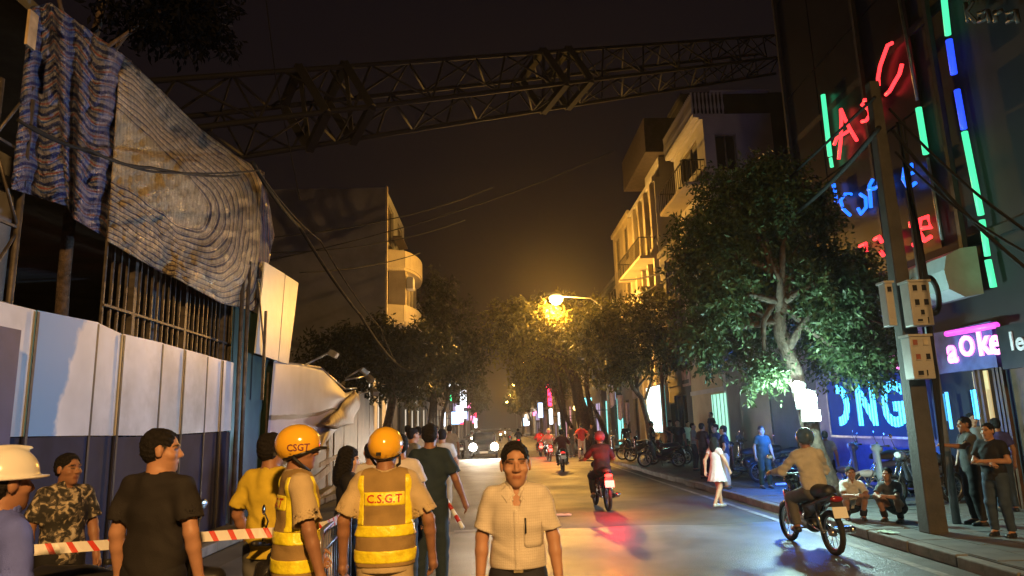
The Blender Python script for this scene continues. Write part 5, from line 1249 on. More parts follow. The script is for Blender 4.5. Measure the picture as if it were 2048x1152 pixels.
# street beyond: two rows of shop houses
rr = random.Random(5)
y = y4e+6.6; k = 0
SHOP = [glow('shop_lilac', (.80, .62, 1.0), .55), glow('shop_white', (1, .86, .66), .8), glow('shop_teal', (.30, 1.0, .90), 1.3), glow('shop_pink', (1, .45, .6), .7)]
RL = ['first', 'second', 'third', 'fourth', 'fifth', 'sixth', 'seventh', 'eighth', 'ninth', 'tenth', 'eleventh', 'twelfth', 'thirteenth', 'fourteenth', 'fifteenth', 'sixteenth']
while y < 240 and k < 16:
    w = rr.uniform(8, 13); house('shop_house', '%s shop house down the right side past the plain cream house' % RL[k], 1, y, y+w, rr.uniform(8, 14), RX+rr.uniform(-.1, .3), 8, (M_DARKW, M_GREYW, M_CREAM)[k % 3], 3, 2, lit=SHOP[(2, 0, 1, 3)[k % 4]]); y += w+.05; k += 1
y = yL+8.6; k = 0
while y < 240 and k < 16:
    w = rr.uniform(8, 13); house('shop_house', '%s shop house down the left side past the grey gable house' % RL[k], -1, y, y+w, rr.uniform(7, 13), LX-rr.uniform(0, .3), 8, (M_DARKW, M_GREYW, M_DARKW)[k % 3], 3, 2, lit=SHOP[(1, 1, 0, 1)[k % 4]]); y += w+.05; k += 1
le = house('low_shop', 'low cream shop front half hidden behind the broad dark tree', -1, 31.2, yL-.1, 4.6, -5.6, 6, M_CREAM, 1, 3, lit=SHOP[1])
# --- far shop signs (light boxes)
def lightbox(label, px0, py0, px1, py1, Y, m, side, frame=True):
    a, b2 = ony(px0, py0, Y), ony(px1, py1, Y); c = (a+b2)/2; r = empty('light_box_sign', c, 0, label, 'sign', 'lit shop signs down the street'); w, h = abs(b2.x-a.x), abs(a.z-b2.z)
    b = MB(); b.box((0, .12, 0), (w+.06, .16, h+.06)); b.build('case', M_BLK, r); b = MB(); b.box((0, .02, 0), (w, .03, h)); b.build('face', m, r)
    b = MB(); b.bar((side*w/2, .12, 0), (side*(abs(c.x-(RX if side > 0 else LX))), .12, 0), .06); b.build('bracket', M_BLK, r); return r
S_W = glow('box_white', (.85, .92, 1), 5.5); S_G = glow('box_green', (.03, 1, .42), 3.0); S_R = glow('box_red', (1, .03, .10), 6); S_B = glow('box_blue', (.35, .6, 1), 4.5); S_T = glow('box_teal', (.25, .95, 1.0), 2.2); S_P = glow('box_pink', (1, .25, .5), 3)
lightbox('green topped shop sign high on the left side', 889, 755, 915, 761, 74, S_G, -1); lightbox('bright white shop sign below the green one on the left', 889, 762, 917, 776, 74.2, S_W, -1)
lightbox('slim green vertical sign on the left side', 899, 786, 903, 802, 74.5, S_G, -1); lightbox('small green sign top of the tall white sign', 921, 768, 934, 777, 82, S_G, -1)
lightbox('tall white vertical sign on the left side', 920, 779, 933, 815, 82.4, S_W, -1); lightbox('leaning lower white sign on the left side', 912, 812, 924, 836, 80, S_W, -1); lightbox('blue white panel sign near the pavement on the left', 903, 824, 920, 848, 76, S_B, -1)
lightbox('small pink sign beyond the white signs on the left', 934, 806, 942, 816, 95, S_P, -1); lightbox('narrow white strip sign on the left pavement', 886, 815, 891, 852, 70, S_W, -1)
lightbox('red vertical neon sign on the right side', 1095, 772, 1104, 812, 66, S_R, 1); lightbox('small red square sign above the red vertical sign', 1092, 768, 1097, 775, 66.3, S_R, 1)
lightbox('white vertical sign under the red sign on the right', 1098, 818, 1106, 848, 64, S_W, 1); lightbox('bluish striped shop sign left of the red sign', 1076, 806, 1086, 835, 82, S_B, 1); lightbox('thin white strip sign right of the red sign', 1116, 825, 1120, 850, 62, S_W, 1)
lightbox('turquoise shop panel behind the massive tree', 1163, 796, 1186, 846, 56, S_T, 1); lightbox('pale blue cloth sign hanging over the pavement on the right', 1214, 770, 1232, 800, 50, glow('box_pale', (.5, .62, 1), .6), 1)
for i in range(22):
    Y = rr.uniform(92, 210); sd_ = 1 if i % 2 else -1; X = (RX-rr.uniform(.4, 1.6)) if sd_ > 0 else (LX+rr.uniform(.4, 1.4)); z = rr.uniform(2.4, 5.5); w = rr.uniform(.5, 1.3); h = rr.uniform(.5, 2.2)
    r = empty('light_box_sign', (X, Y, z), 0, 'small distant lit shop sign far down the street', 'sign', 'distant lit shop signs'); b = MB(); b.box((0, .12, 0), (w+.06, .16, h+.06)); b.build('case', M_BLK, r); b = MB(); b.box((0, .02, 0), (w, .03, h)); b.build('face', rr.choice([S_W, S_B, S_P, S_R, S_W, SHOP[1], SHOP[0]]), r); b = MB(); b.bar((sd_*w/2, .12, 0), ((RX+.2 if sd_ > 0 else LX-.2)-X, .12, 0), .06); b.build('bracket', M_BLK, r)
kb = empty('turquoise_light_box', onx(1316, 864, RX-.9), 0, 'tall turquoise and white light box on the right pavement', 'sign', None)
a, c = onx(1298, 778, RX-.9), onx(1332, 866, RX-.9); ctr = (a+c)/2
def box_mat():
    m = bpy.data.materials.new('poster_light'); m.use_nodes = True; n = m.node_tree.nodes; l = m.node_tree.links; b = n['Principled BSDF']; tc = n.new('ShaderNodeTexCoord'); nz = n.new('ShaderNodeTexNoise'); nz.inputs['Scale'].default_value = 2.2; l.new(tc.outputs['Object'], nz.inputs['Vector'])
    rp = n.new('ShaderNodeValToRGB'); e = rp.color_ramp.elements; e[0].position = .42; e[0].color = (.0, .50, .66, 1); e[1].position = .52; e[1].color = (.75, 1, .98, 1); l.new(nz.outputs['Fac'], rp.inputs[0]); l.new(rp.outputs[0], b.inputs['Emission Color']); b.inputs['Emission Strength'].default_value = 1.9; return m
hgt = a.z-c.z; wy = abs(a.y-c.y)
b = MB(); b.box((0, 0, hgt/2), (.22, wy+.1, hgt+.1)); b.build('case', M_BLK, kb); b = MB(); b.box((-.125, 0, hgt/2), (.02, wy, hgt)); b.build('face', box_mat(), kb); b = MB(); b.box((0, -wy/2-.062, hgt/2), (.18, .02, hgt)); b.build('side_face', MATS['shop_teal'], kb)
point('light_box_glow', (-.5, -.5, hgt/2), (.35, 1, .95), 120, .3, kb)
q = gnd(1331, 880, .14); q.x = RX-1.0; q.y = onx(1330, 850, RX-1.0).y; mb = MB(); mb.tube([(0, 0, 0), (0, 0, onx(1326, 735, RX-1).z)], .09, 10); o = mb.build('brown_post', mat('rust_post', (.25, .12, .05), .6), None, True); o.location = (q.x, q.y, .14); tag(o, 'rust brown post beside the turquoise light box', 'post')
lp = ony(1151, 816, 55); r = empty('globe_lamp', lp, 0, 'round yellow globe lamp by the massive tree', 'lamp'); mb = MB(); mb.lathe([(.01, -.22), (.15, -.15), (.21, 0), (.15, .15), (.01, .22)], (0, 0, 0), 14); mb.build('globe', glow('globe_yellow', (1, .72, .25), 4), r, True); mb = MB(); mb.tube([(0, 0, -.2), (0, .2, -lp.z+.14)], .03, 6); mb.build('stem', M_IRON, r)
# hanging washing / shop cloths on the right
for i, (px, py, w, h, c) in enumerate(((1222, 772, 14, 40, (.45, .42, .62)), (1240, 790, 12, 46, (.42, .36, .5)), (1254, 805, 9, 40, (.5, .42, .55)), (1270, 770, 12, 26, (.55, .5, .5)))):
    p = ony(px, py, 44); s = 44/FPX; V, Q = grid_mesh(lambda u, v: Vector(((u-.5)*w*s, .08*math.sin(7*u+i), -v*h*s*(1+.08*math.sin(5*u)))), 8, 8); o = link('hanging_cloth', fast_mesh('hanging_cloth', V, Q), mat('cloth_%d' % i, c, .7, var=.2)); o.location = p; o.modifiers.new('t', 'SOLIDIFY').thickness = .01
    tag(o, ['leftmost pale lilac cloth hanging before the shops', 'long dull lilac cloth hanging second from the massive tree', 'slim rosy cloth hanging third from the massive tree', 'short cream cloth hanging nearest the slender tree'][i], 'cloth', 'cloths hanging before the shops')
point('shop_glow', (RX-1.5, 50, 2.6), (.75, .6, 1), 260, .4, r)

# ------------------------------------------------------------------ fallen crane boom over the street
M_CR = mat('crane_steel', (.006, .005, .005), .8, .0, var=.25)
cr = empty('crane_boom', ony(660, 212, 20.6), 0, 'fallen lattice crane boom spanning the street overhead', 'crane'); P1 = cr.location.copy(); P2 = ony(1112, 160, 27.0)
ax = (P2-P1); Lm = ax.length; ax.normalize()
sidev = Vector((ax.y, -ax.x, 0)).normalized(); sidev = sidev if sidev.y > 0 else -sidev     # away from the camera
upv = ax.cross(sidev); upv = upv if upv.z > 0 else -upv
rad = 1.13; CH = []
for k in range(4):
    a_ = R(114.7+90*k); CH.append(sidev*math.cos(a_)*rad+upv*math.sin(a_)*rad)
t0, t1 = -9.2, Lm+21
for k in range(4): m = MB(); m.tube([CH[k]+ax*t0, CH[k]+ax*t1], .085, 8); m.build('chord', M_CR, cr, True)
step = 1.55; n = int((t1-t0)/step); bc = None
for i in range(n):
    a_, b_ = t0+i*step, t0+(i+1)*step
    for k in range(4):
        k2 = (k+1) % 4; m = MB(); m.tube([CH[k]+ax*a_, CH[k2]+ax*b_] if i % 2 else [CH[k2]+ax*a_, CH[k]+ax*b_], .042, 6); m.build('lacing', M_CR, cr, True)
    if i % 2 == 0:
        for k in range(4): m = MB(); m.tube([CH[k]+ax*a_, CH[(k+1) % 4]+ax*a_], .034, 5); m.build('strut', M_CR, cr, True)
for t in (-.9, .7, Lm-.8, Lm+.8):
    for k in range(4): m = MB(); m.bar(CH[k]*1.08+ax*t, CH[(k+1) % 4]*1.08+ax*t, .24); m.build('joint_frame', M_CR, cr)
    m = MB(); m.bar(CH[0]+ax*t, CH[2]+ax*t, .12); m.build('joint_frame', M_CR, cr)
# a tall dark block holding the far end
house('dark_block', 'tall unlit block behind the tower holding the boom end', 1, 44, 52, 23.5, 13.2, 10, M_DARKW, 6, 2, front=False)

# ------------------------------------------------------------------ utility poles, meter boxes, cables
M_CPOLE = mat('concrete_pole', (.06, .055, .05), .8, var=.25, scale=4, bump=.3, bscale=25, dirt=.4)
ub = gnd(1868, 1066, .14); up_ = empty('utility_pole', ub, 0, 'tapered concrete utility pole carrying meter boxes and cable bundles', 'pole')
m = MB(); V = [(s*a_, t*a_, z) for z, a_ in ((0, .135), (ony(1768, 165, ub.y).z-.14, .078)) for s in (-1, 1) for t in (-1, 1)]; m.add(V, [(0, 1, 3, 2), (4, 6, 7, 5), (0, 4, 5, 1), (2, 3, 7, 6), (0, 2, 6, 4), (1, 5, 7, 3)]); m.build('shaft', M_CPOLE, up_, bevel=.02)
def meter_box(label, px0, py0, px1, py1, rows, Yoff, dpt=.22):
    Y = ub.y+Yoff; a, b2 = ony(px0, py0, Y), ony(px1, py1, Y); c = (a+b2)/2; w, h = abs(b2.x-a.x), abs(a.z-b2.z)
    r = empty('meter_box', c, 0, label, 'meter box', 'meter boxes on the utility pole'); b = MB(); b.box((0, dpt/2, 0), (w, dpt, h)); b.build('case', mat('meter_grey', (.40, .38, .36), .5, var=.1, dirt=.3), r, bevel=.012)
    b = MB(); b.box((0, dpt/2, h/2+.015), (w+.04, dpt+.04, .03)); b.build('lid', mat('meter_grey', (.40, .38, .36), .5), r)
    for (u, v, ww, hh, wm) in rows:
        b = MB(); b.box(((u-.5)*w, -.004, (.5-v)*h), (ww*w, .012, hh*h)); wi = b.build('window', wm, r)
        b = MB(); b.box(((u-.5)*w, -.002, (.5-v)*h-hh*h*.5-.01), (ww*w*1.25, .03, .012)); b.build('sill', mat('meter_grey', (.40, .38, .36), .5), wi)
MW = mat('meter_window', (.03, .03, .03), .15); MW2 = mat('meter_window_pale', (.5, .45, .38), .2); MW3 = mat('meter_window_red', (.30, .10, .06), .3)
meter_box('upper grey meter box with six dark windows on the utility pole', 1816, 564, 1870, 650, [(.28, .14, .2, .13, MW), (.72, .14, .2, .13, MW), (.3, .47, .2, .13, MW), (.74, .47, .2, .13, MW), (.5, .70, .16, .11, MW), (.33, .88, .22, .05, MW), (.72, .88, .04, .13, MW)], -.42)
meter_box('lower grey meter box with one bright window on the utility pole', 1818, 673, 1873, 757, [(.24, .14, .2, .12, MW3), (.72, .13, .2, .13, MW2), (.3, .48, .2, .12, MW3), (.76, .48, .18, .13, MW), (.32, .86, .24, .1, MW), (.62, .86, .05, .13, MW)], -.42)
meter_box('narrow dark side box hung left of the meter boxes', 1769, 566, 1796, 651, [(.5, .15, .5, .12, MW)], -.3, .18)
m = MB(); m.tube([(0, 0, 0), (0, 0, 5.2)], [.06, .05], 10); o = m.build('steel_pole', mat('steel_pole', (.24, .25, .27), .45, .4, var=.2), None, True); q = gnd(1914, 1048, .14); o.location = q; tag(o, 'thin steel pole right of the concrete utility pole', 'pole')
M_CAB = mat('cable_black', (.006, .006, .006), .85, var=.1)
def cable(label, pts, r, sag=0, m=M_CAB, n=24):
    P = [Vector(p) for p in pts]; Q = []
    for i in range(len(P)-1):
        for k in range(n+(1 if i == len(P)-2 else 0)):
            t = k/n; q = P[i].lerp(P[i+1], t); q.z -= sag*4*t*(1-t); Q.append(q)
    o0 = Q[0].copy(); mb = MB(); mb.tube([p-o0 for p in Q], r, 6); o = mb.build('cable', m, None, True); o.location = o0; return tag(o, label, 'cable', 'overhead cables')
ptop = ub+Vector((0, 0, 8.3))
for i, (px, py, Y, rr_) in enumerate(((2080, 480, 7.5, .02), (2080, 560, 7.5, .025), (2080, 520, 7.0, .018))):
    cable(['highest cable running from the utility pole out at the right edge', 'thick lower cable running from the utility pole out at the right edge', 'middle cable running from the utility pole out at the right edge'][i], [ub+Vector((.1, -.2, 6.2-.35*i)), ony(px, py, Y)], rr_, .15)
cable('cable bundle from the utility pole into the leaning tree crown', [ub+Vector((-.1, -.2, 5.9)), ony(1500, 470, 16), ony(1240, 560, 40)], .04, .3)
cable('long cable from the utility pole down the right side', [ub+Vector((-.1, -.2, 6.4)), ony(1250, 600, 40)], .025, .5)
for i in range(5):
    a_ = i*1.2; cable(['thick', 'slack', 'slim', 'twisted', 'outer'][i]+' cable drop running down the utility pole past the meter boxes', [ub+Vector((.20+.04*math.cos(a_)+.02*i, -.18+.05*math.sin(a_), 6.0)), ub+Vector((.24+.05*math.cos(a_*2), -.22, 3.6)), ub+Vector((.17+.02*i, -.2, 2.2)), ub+Vector((.2, -.1, .9-.1*i))], .016+.006*(i % 2), -.03)
mb = MB(); c_ = ub+Vector((.32, -.2, 3.3)); mb.torus((0, 0, 0), .26, .045, 'Y', 26, 8); o = mb.build('cable_coil', M_CAB, None, True); o.location = c_; o.rotation_euler = (0, 0, .3); o.scale = (.55, 1, 1); tag(o, 'coil of black cable hanging beside the lower meter box', 'cable')
cable('thick slack cable falling from the tarpaulin across the gable house', [onx(505, 325, -5.0), onx(600, 455, -5.2), ony(720, 630, 24), ony(790, 725, 28), ony(828, 740, 29)], .045, .12)
cable('thin cable beside the thick slack one over the gable house', [onx(508, 330, -4.9), ony(640, 480, 20), ony(760, 655, 26), ony(800, 736, 29)], .02, .15)
cable('thin wire slung across the front of the striped tarpaulin', [onx(36, 240, -4.5), onx(180, 300, -4.3), onx(300, 335, -4.3), onx(480, 352, -4.5)], .02, .05)
cable('second thin wire slung across the front of the striped tarpaulin', [onx(60, 250, -4.5), onx(225, 318, -4.35), onx(330, 345, -4.3), onx(520, 340, -4.6)], .016, .04)
for i, (p, q, s) in enumerate((((540, 475), (985, 375), .4), ((540, 505), (930, 440), .4), ((540, 520), (1230, 300), .5), ((600, 545), (840, 506), .2))):
    cable(['upper', 'lower', 'longest', 'lowest short'][i]+' wire crossing in front of the gable house', [ony(*p, 26), ony(*q, 34)], .022, s)
cable('steep hoist rope hanging from the boom left of its first joint', [ony(330, 20, 15), ony(390, 130, 17)], .02)
cable('vertical hoist rope hanging past the boom near its left end', [ony(532, 0, 18), ony(552, 160, 19), ony(600, 400, 21)], .016)
# ------------------------------------------------------------------ people, bikes and small things
def fab(name, c, rough=.8, var=.12, bump=.25, bs=180, col2=None, sc=9): return mat('fabric_'+name, c, rough, var=var, scale=sc, bump=bump, bscale=bs, spec=.25, col2=col2)
def at(px, Y, z=0.0): p = ony(px, 860, Y); return Vector((p.x, Y, z))
def pat(name, label, px, ptop, Y, face, gz=0.0, top=1.705, **kw):
    z = ony(px, ptop, Y).z-gz; return person(name, label, at(px, Y, gz), face, z/top*1.70, **kw)
NAVY = dict(mat=fab('navy_trousers', (.022, .022, .032))); BLACKT = dict(mat=fab('black_trousers', (.016, .015, .016))); GREYT = dict(mat=fab('grey_trousers', (.10, .095, .09))); KHAKIT = dict(mat=fab('khaki_trousers', (.34, .26, .16))); BEIGET = dict(mat=fab('beige_trousers', (.42, .36, .26))); JEANS = dict(mat=fab('jeans', (.04, .06, .10)))
# --- front man, cream checked short-sleeved shirt
def check_mat():
    m = fab('cream_check', (.58, .51, .43), var=.06); n = m.node_tree.nodes; l = m.node_tree.links; b = n['Principled BSDF']; src = b.inputs['Base Color'].links[0].from_socket
    tc = n.new('ShaderNodeTexCoord'); sp = n.new('ShaderNodeSeparateXYZ'); l.new(tc.outputs['Object'], sp.inputs[0]); outs = []
    for ax_, k in (('X', 78), ('Z', 62)):
        a = n.new('ShaderNodeMath'); a.operation = 'MULTIPLY'; a.inputs[1].default_value = k; l.new(sp.outputs[ax_], a.inputs[0]); f = n.new('ShaderNodeMath'); f.operation = 'FRACT'; l.new(a.outputs[0], f.inputs[0]); g = n.new('ShaderNodeMath'); g.operation = 'LESS_THAN'; g.inputs[1].default_value = .22; l.new(f.outputs[0], g.inputs[0]); outs.append(g.outputs[0])
    s = n.new('ShaderNodeMath'); s.operation = 'ADD'; l.new(outs[0], s.inputs[0]); l.new(outs[1], s.inputs[1]); s2 = n.new('ShaderNodeMath'); s2.operation = 'MULTIPLY'; s2.inputs[1].default_value = .22; l.new(s.outputs[0], s2.inputs[0])
    mx = n.new('ShaderNodeMix'); mx.data_type = 'RGBA'; mx.inputs[7].default_value = (.36, .26, .17, 1); l.new(s2.outputs[0], mx.inputs[0]); l.new(src, mx.inputs[6]); l.new(mx.outputs[2], b.inputs['Base Color']); return m
M_CHECK = check_mat()
def front_extras(root, P, hc, M):
    so = [o for o in root.children if o.name.startswith('shirt')][0]; me = so.data
    bvh = BVHTree.FromPolygons([v.co[:] for v in me.vertices], [tuple(p.vertices) for p in me.polygons])
    def fy(x, z, d=.004):
        h = bvh.ray_cast(Vector((x, 1.0, z)), Vector((0, -1, 0))); return (h[0].y if h[0] else .12)+d
    # placket with buttons
    n = 34; V = []; 
    for k in range(n+1):
        z = .965+(1.335-.965)*k/n
        for x, d in ((-.017, .001), (-.015, .005), (.015, .005), (.017, .001)): V.append((x+.004, fy(x, z, d), z))
    Q = [(4*k+i, 4*k+i+1, 4*k+i+5, 4*k+i+4) for k in range(n) for i in range(3)]
    link('placket', fast_mesh('placket', V, Q), M_CHECK, root)
    for z in (1.00, 1.08, 1.16, 1.24, 1.31):
        b = MB(); y = fy(.004, z, .006); b.lathe([(.0001, .002), (.004, .0015), (.0045, 0)], (.004, y, z), 10, 'Y'); b.build('button', mat('button', (.65, .6, .5), .3), root, True)
    # breast pocket on his left (the viewer's right) with a pen
    V = []; N = 8
    for j in range(N+1):
        for i in range(N+1):
            x = -.155+.115*i/N; z = 1.10+.135*j/N-(.012 if j == 0 and 0 < i < N else 0); V.append((x, fy(x, z, .0028), z))
    Q = [(j*(N+1)+i, j*(N+1)+i+1, (j+1)*(N+1)+i+1, (j+1)*(N+1)+i) for j in range(N) for i in range(N)]
    po = link('breast_pocket', fast_mesh('breast_pocket', V, Q), M_CHECK, root); po.modifiers.new('t', 'SOLIDIFY').thickness = .0015
    b = MB(); b.tube([(-.052, fy(-.052, 1.18, .012), 1.175), (-.052, fy(-.052, 1.25, .012), 1.265)], .0055, 6); b.build('pen', M_BLK, root, True)
    # belt and buckle
    f = Fld(V3(-.26, -.24, .9), V3(.26, .24, 1.05), .008); f.cone(V3(0, 0, .90), V3(0, 0, 1.04), .152, .142, .0, sy=.78, sx=1.06); f.plane(V3(0, 0, .945), V3(0, 0, -1)); f.plane(V3(0, 0, .982), V3(0, 0, 1)); V, Q = f.mesh(); bo = link('belt', fast_mesh('belt', V, Q), mat('belt_leather', (.015, .012, .010), .35), root)
    b = MB(); b.box((0, .118, .963), (.062, .016, .042)); b.build('buckle', mat('brass_buckle', (.5, .42, .28), .25, .9), bo, bevel=.004)
FRONT = dict(STAND, el=V3(-.225, .0, 1.13), wl=V3(-.25, .06, .86), er=V3(.225, -.01, 1.14), wr=V3(.24, .04, .87), sh=.165, hs=1.17, head=(.06, .0, .02))
pat('person', 'man in a cream checked short-sleeved shirt and dark trousers facing the viewer', 1029, 889, 4.5, R(178), res=.0075, pose=FRONT, seed=3, skin='warm',
    shirt=dict(mat=M_CHECK, hem=.965, sleeve=.80, cuff=.071, collar=True, vneck=True, fold=.0055, inf=.016), pants=NAVY, extra=front_extras, broad=.97)
# --- police officers
M_TAN = fab('tan_uniform', (.50, .38, .22), var=.08); M_VEST = fab('vest_mesh', (.36, .235, .09), var=.15, bump=.5, bs=420); M_BAND = mat('reflective_band', (.92, .74, .03), .35, var=.18, scale=22, bump=.25, bscale=60)
M_YHEL = mat('helmet_yellow', (.86, .47, .03), .16, var=.04, coat=.8); M_RED = mat('red_print', (.55, .03, .02), .5); M_DKRED = mat('dark_print', (.16, .02, .06), .5)
def officer_vest(text=True):
    def fn(root, P, lo, hi, res, broad, ff, torso):
        def base(inf):
            f = Fld(lo, hi, res); torso(f, P, inf, broad=broad); f.cone(P['pel']-V3(0, 0, .16), P['pel']+V3(0, 0, .1), .162+inf, .15+inf, .05, sy=.78, sx=1.08); f.noise(.004, ff); return f
        def finish(f):
            sl, sr = shoulders(P, broad)
            for s_, e_ in ((sl, P['el']), (sr, P['er'])): d = V3(np.sign(s_[0]), 0, 0); f.cone(s_+d*.045-V3(0, 0, .30), s_+d*.055+V3(0, 0, .1), .030, .075, .01, mode='cut', sy=1.4)
            nk = P['neck']; f.cone(nk+V3(0, .012, -.01), nk+V3(0, .03, .12), .075, .095, .01, mode='cut'); f.cone(nk+V3(0, .13, -.20), nk+V3(0, .10, .02), .02, .07, .006, mode='cut')
            return f
        f = finish(base(.024)); f.plane(V3(0, 0, .84), V3(0, 0, -1)); V, Q = f.mesh(); vest = link('vest', fast_mesh('vest', V, Q), M_VEST, root)
        for z0, z1 in ((.865, .945), (1.03, 1.105)):
            f = finish(base(.030)); f.plane(V3(0, 0, z0), V3(0, 0, -1)); f.plane(V3(0, 0, z1), V3(0, 0, 1)); V, Q = f.mesh(); link('reflective_band', fast_mesh('reflective_band', V, Q), M_BAND, root)
        for s_ in (-1, 1):
            for fb in (-1, 1):
                f = finish(base(.0305)); f.plane(V3(s_*.135, 0, 0), V3(-s_, 0, 0)); f.plane(V3(s_*.195, 0, 0), V3(s_, 0, 0)); f.plane(V3(0, 0, 1.104), V3(0, 0, -1)); f.plane(V3(0, 0, 1.425), V3(0, 0, 1)); f.plane(V3(0, 0, 0), V3(0, -fb, 0)); V, Q = f.mesh(); link('reflective_strap', fast_mesh('reflective_strap', V, Q), M_BAND, root)
        if text:
            f = finish(base(.0300)); f.plane(V3(.134, 0, 0), V3(1, 0, 0)); f.plane(V3(-.134, 0, 0), V3(-1, 0, 0)); f.plane(V3(0, 0, 1.225), V3(0, 0, -1)); f.plane(V3(0, 0, 1.315), V3(0, 0, 1)); f.plane(V3(0, 0, 0), V3(0, 1, 0)); V, Q = f.mesh(); bp = link('name_band', fast_mesh('name_band', V, Q), M_BAND, root)
            bvh = BVHTree.FromPolygons([tuple(v) for v in V.tolist()], [tuple(q) for q in Q.tolist()])
            me = text_mesh('C.S.G.T', .074, 0, .0012)
            for v in me.vertices:
                h = bvh.ray_cast(Vector((v.co.x, -1, 1.27+v.co.y)), Vector((0, 1, 0))); y = h[0].y if h[0] else -.15; v.co = (v.co.x, y-.004, 1.27+v.co.y)
            link('lettering', me, M_RED, bp)
    return fn
OFF1 = dict(STAND, head=(-.35, .02), el=V3(-.27, .02, 1.13), wl=V3(-.24, .16, .93), er=V3(.28, .03, 1.12), wr=V3(.30, .10, .86))
pat('person', 'police officer in yellow helmet and reflective vest turned to the right', 598, 848, 4.8, R(-66), top=1.742, res=.009, pose=OFF1, seed=8, skin='tan', shirt=dict(mat=M_TAN, hem=.80, sleeve=.84, cuff=.092, collar=True, fold=.005, inf=.016, flare=.01), pants=dict(mat=M_TAN),
    vest=officer_vest(True), helmet=rider_helmet(M_YHEL, texts=[('CSGT', .06, R(78), .02, M_DKRED)]), hair_style='short', broad=1.06)
OFF2 = dict(STAND, head=(-.25, 0), el=V3(-.275, -.02, 1.13), wl=V3(-.285, .05, .87), er=V3(.29, .0, 1.12), wr=V3(.31, .09, .87))
pat('person', 'police officer seen from behind with red letters on a reflective vest', 772, 853, 5.1, R(4), top=1.742, res=.009, pose=OFF2, seed=9, skin='tan', shirt=dict(mat=M_TAN, hem=.80, sleeve=.84, cuff=.092, collar=True, fold=.005, inf=.016, flare=.01), pants=dict(mat=M_TAN),
    vest=officer_vest(True), helmet=rider_helmet(M_YHEL, texts=[('CSGT', .06, R(-80), .02, M_DKRED)]), broad=1.06)
# --- the others on the left
pat('person', 'person in a white hard hat and blue shirt at the left edge', 22, 899, 3.4, R(-35), top=1.74, res=.011, seed=10, skin='tan', shirt=dict(mat=fab('royal_blue', (.10, .13, .48)), hem=.84, sleeve=.85, cuff=.085, collar=True), pants=NAVY, helmet=hard_hat(mat('hat_white', (.75, .72, .70), .2, var=.04, coat=.5)), hair_style='short', broad=1.08)
M_CAMO = fab('camo', (.05, .045, .04), var=.3)
def camo():
    n = M_CAMO.node_tree.nodes; l = M_CAMO.node_tree.links; b = n['Principled BSDF']; tc = n.new('ShaderNodeTexCoord'); nz = n.new('ShaderNodeTexNoise'); nz.inputs['Scale'].default_value = 17; nz.inputs['Detail'].default_value = 3; nz.inputs['Distortion'].default_value = .8; l.new(tc.outputs['Object'], nz.inputs['Vector'])
    rp = n.new('ShaderNodeValToRGB'); e = rp.color_ramp.elements; rp.color_ramp.interpolation = 'CONSTANT'; e[0].position = 0; e[0].color = (.03, .028, .026, 1); e[1].position = .48; e[1].color = (.10, .085, .07, 1)
    for q, c in ((.56, (.38, .31, .22)), (.66, (.52, .46, .36))): k = e.new(q); k.color = (*c, 1)
    l.new(nz.outputs['Fac'], rp.inputs[0]); l.new(rp.outputs[0], b.inputs['Base Color'])
camo()
pat('person', 'man in a patterned dark shirt standing before the navy hoarding', 143, 907, 5.9, R(-128), res=.010, seed=11, skin='tan', shirt=dict(mat=M_CAMO, hem=.84, sleeve=.8, cuff=.082, collar=True), pants=BLACKT, pose=dict(STAND, head=(.35, 0)))
pat('person', 'man in a plain black T-shirt seen from behind left of the yellow shirt', 325, 858, 4.5, R(-12), res=.010, seed=12, skin='warm', shirt=dict(mat=fab('black_tee', (.020, .017, .017)), hem=.83, sleeve=.72, cuff=.085, neck=.07), pants=BLACKT, pose=dict(STAND, head=(-1.05, -.03)), broad=1.10, belly=.02)
pat('person', 'man in a mustard yellow shirt holding the tape behind the left officer', 545, 866, 5.5, R(-14), res=.011, seed=13, skin='tan', shirt=dict(mat=fab('mustard', (.58, .42, .04)), hem=.84, sleeve=.75, cuff=.082), pants=GREYT, pose=dict(STAND, el=V3(-.27, .02, 1.13), wl=V3(-.25, .14, .92), head=(-.3, 0)), broad=1.04)
pat('person', 'woman with bobbed black hair in a black top raising a phone', 697, 893, 7.0, R(-72), res=.013, seed=14, skin='pale', hair_style='long', shirt=dict(mat=fab('black_top', (.016, .015, .018)), hem=.88, sleeve=.45, cuff=.066), pants=JEANS, pose=PHONE, broad=.9)
pat('person', 'person in a white T-shirt half hidden behind the right officer', 800, 868, 7.6, R(10), res=.015, seed=15, shirt=dict(mat=fab('white_tee', (.66, .60, .60)), hem=.84), pants=JEANS)
pat('person', 'person in a pale T-shirt beside the woman with the phone', 742, 885, 8.6, R(20), res=.016, seed=16, shirt=dict(mat=fab('pale_tee', (.60, .55, .52)), hem=.84), pants=BLACKT)
BAT = dict(STAND, er=V3(.27, .0, 1.13), wr=V3(.34, .10, .90), el=V3(-.27, -.02, 1.13), wl=V3(-.27, .10, .90), kl=V3(-.10, .06, .5), al=V3(-.11, .02, .09))
pat('person', 'man in a dark teal short-sleeved shirt holding a striped baton', 860, 848, 8.2, R(-6), res=.012, seed=17, skin='tan', shirt=dict(mat=fab('dark_teal', (.020, .034, .042)), hem=.84, sleeve=.78, cuff=.085, collar=True), pants=dict(mat=fab('dark_teal_trousers', (.022, .036, .046))), pose=BAT, broad=1.08)
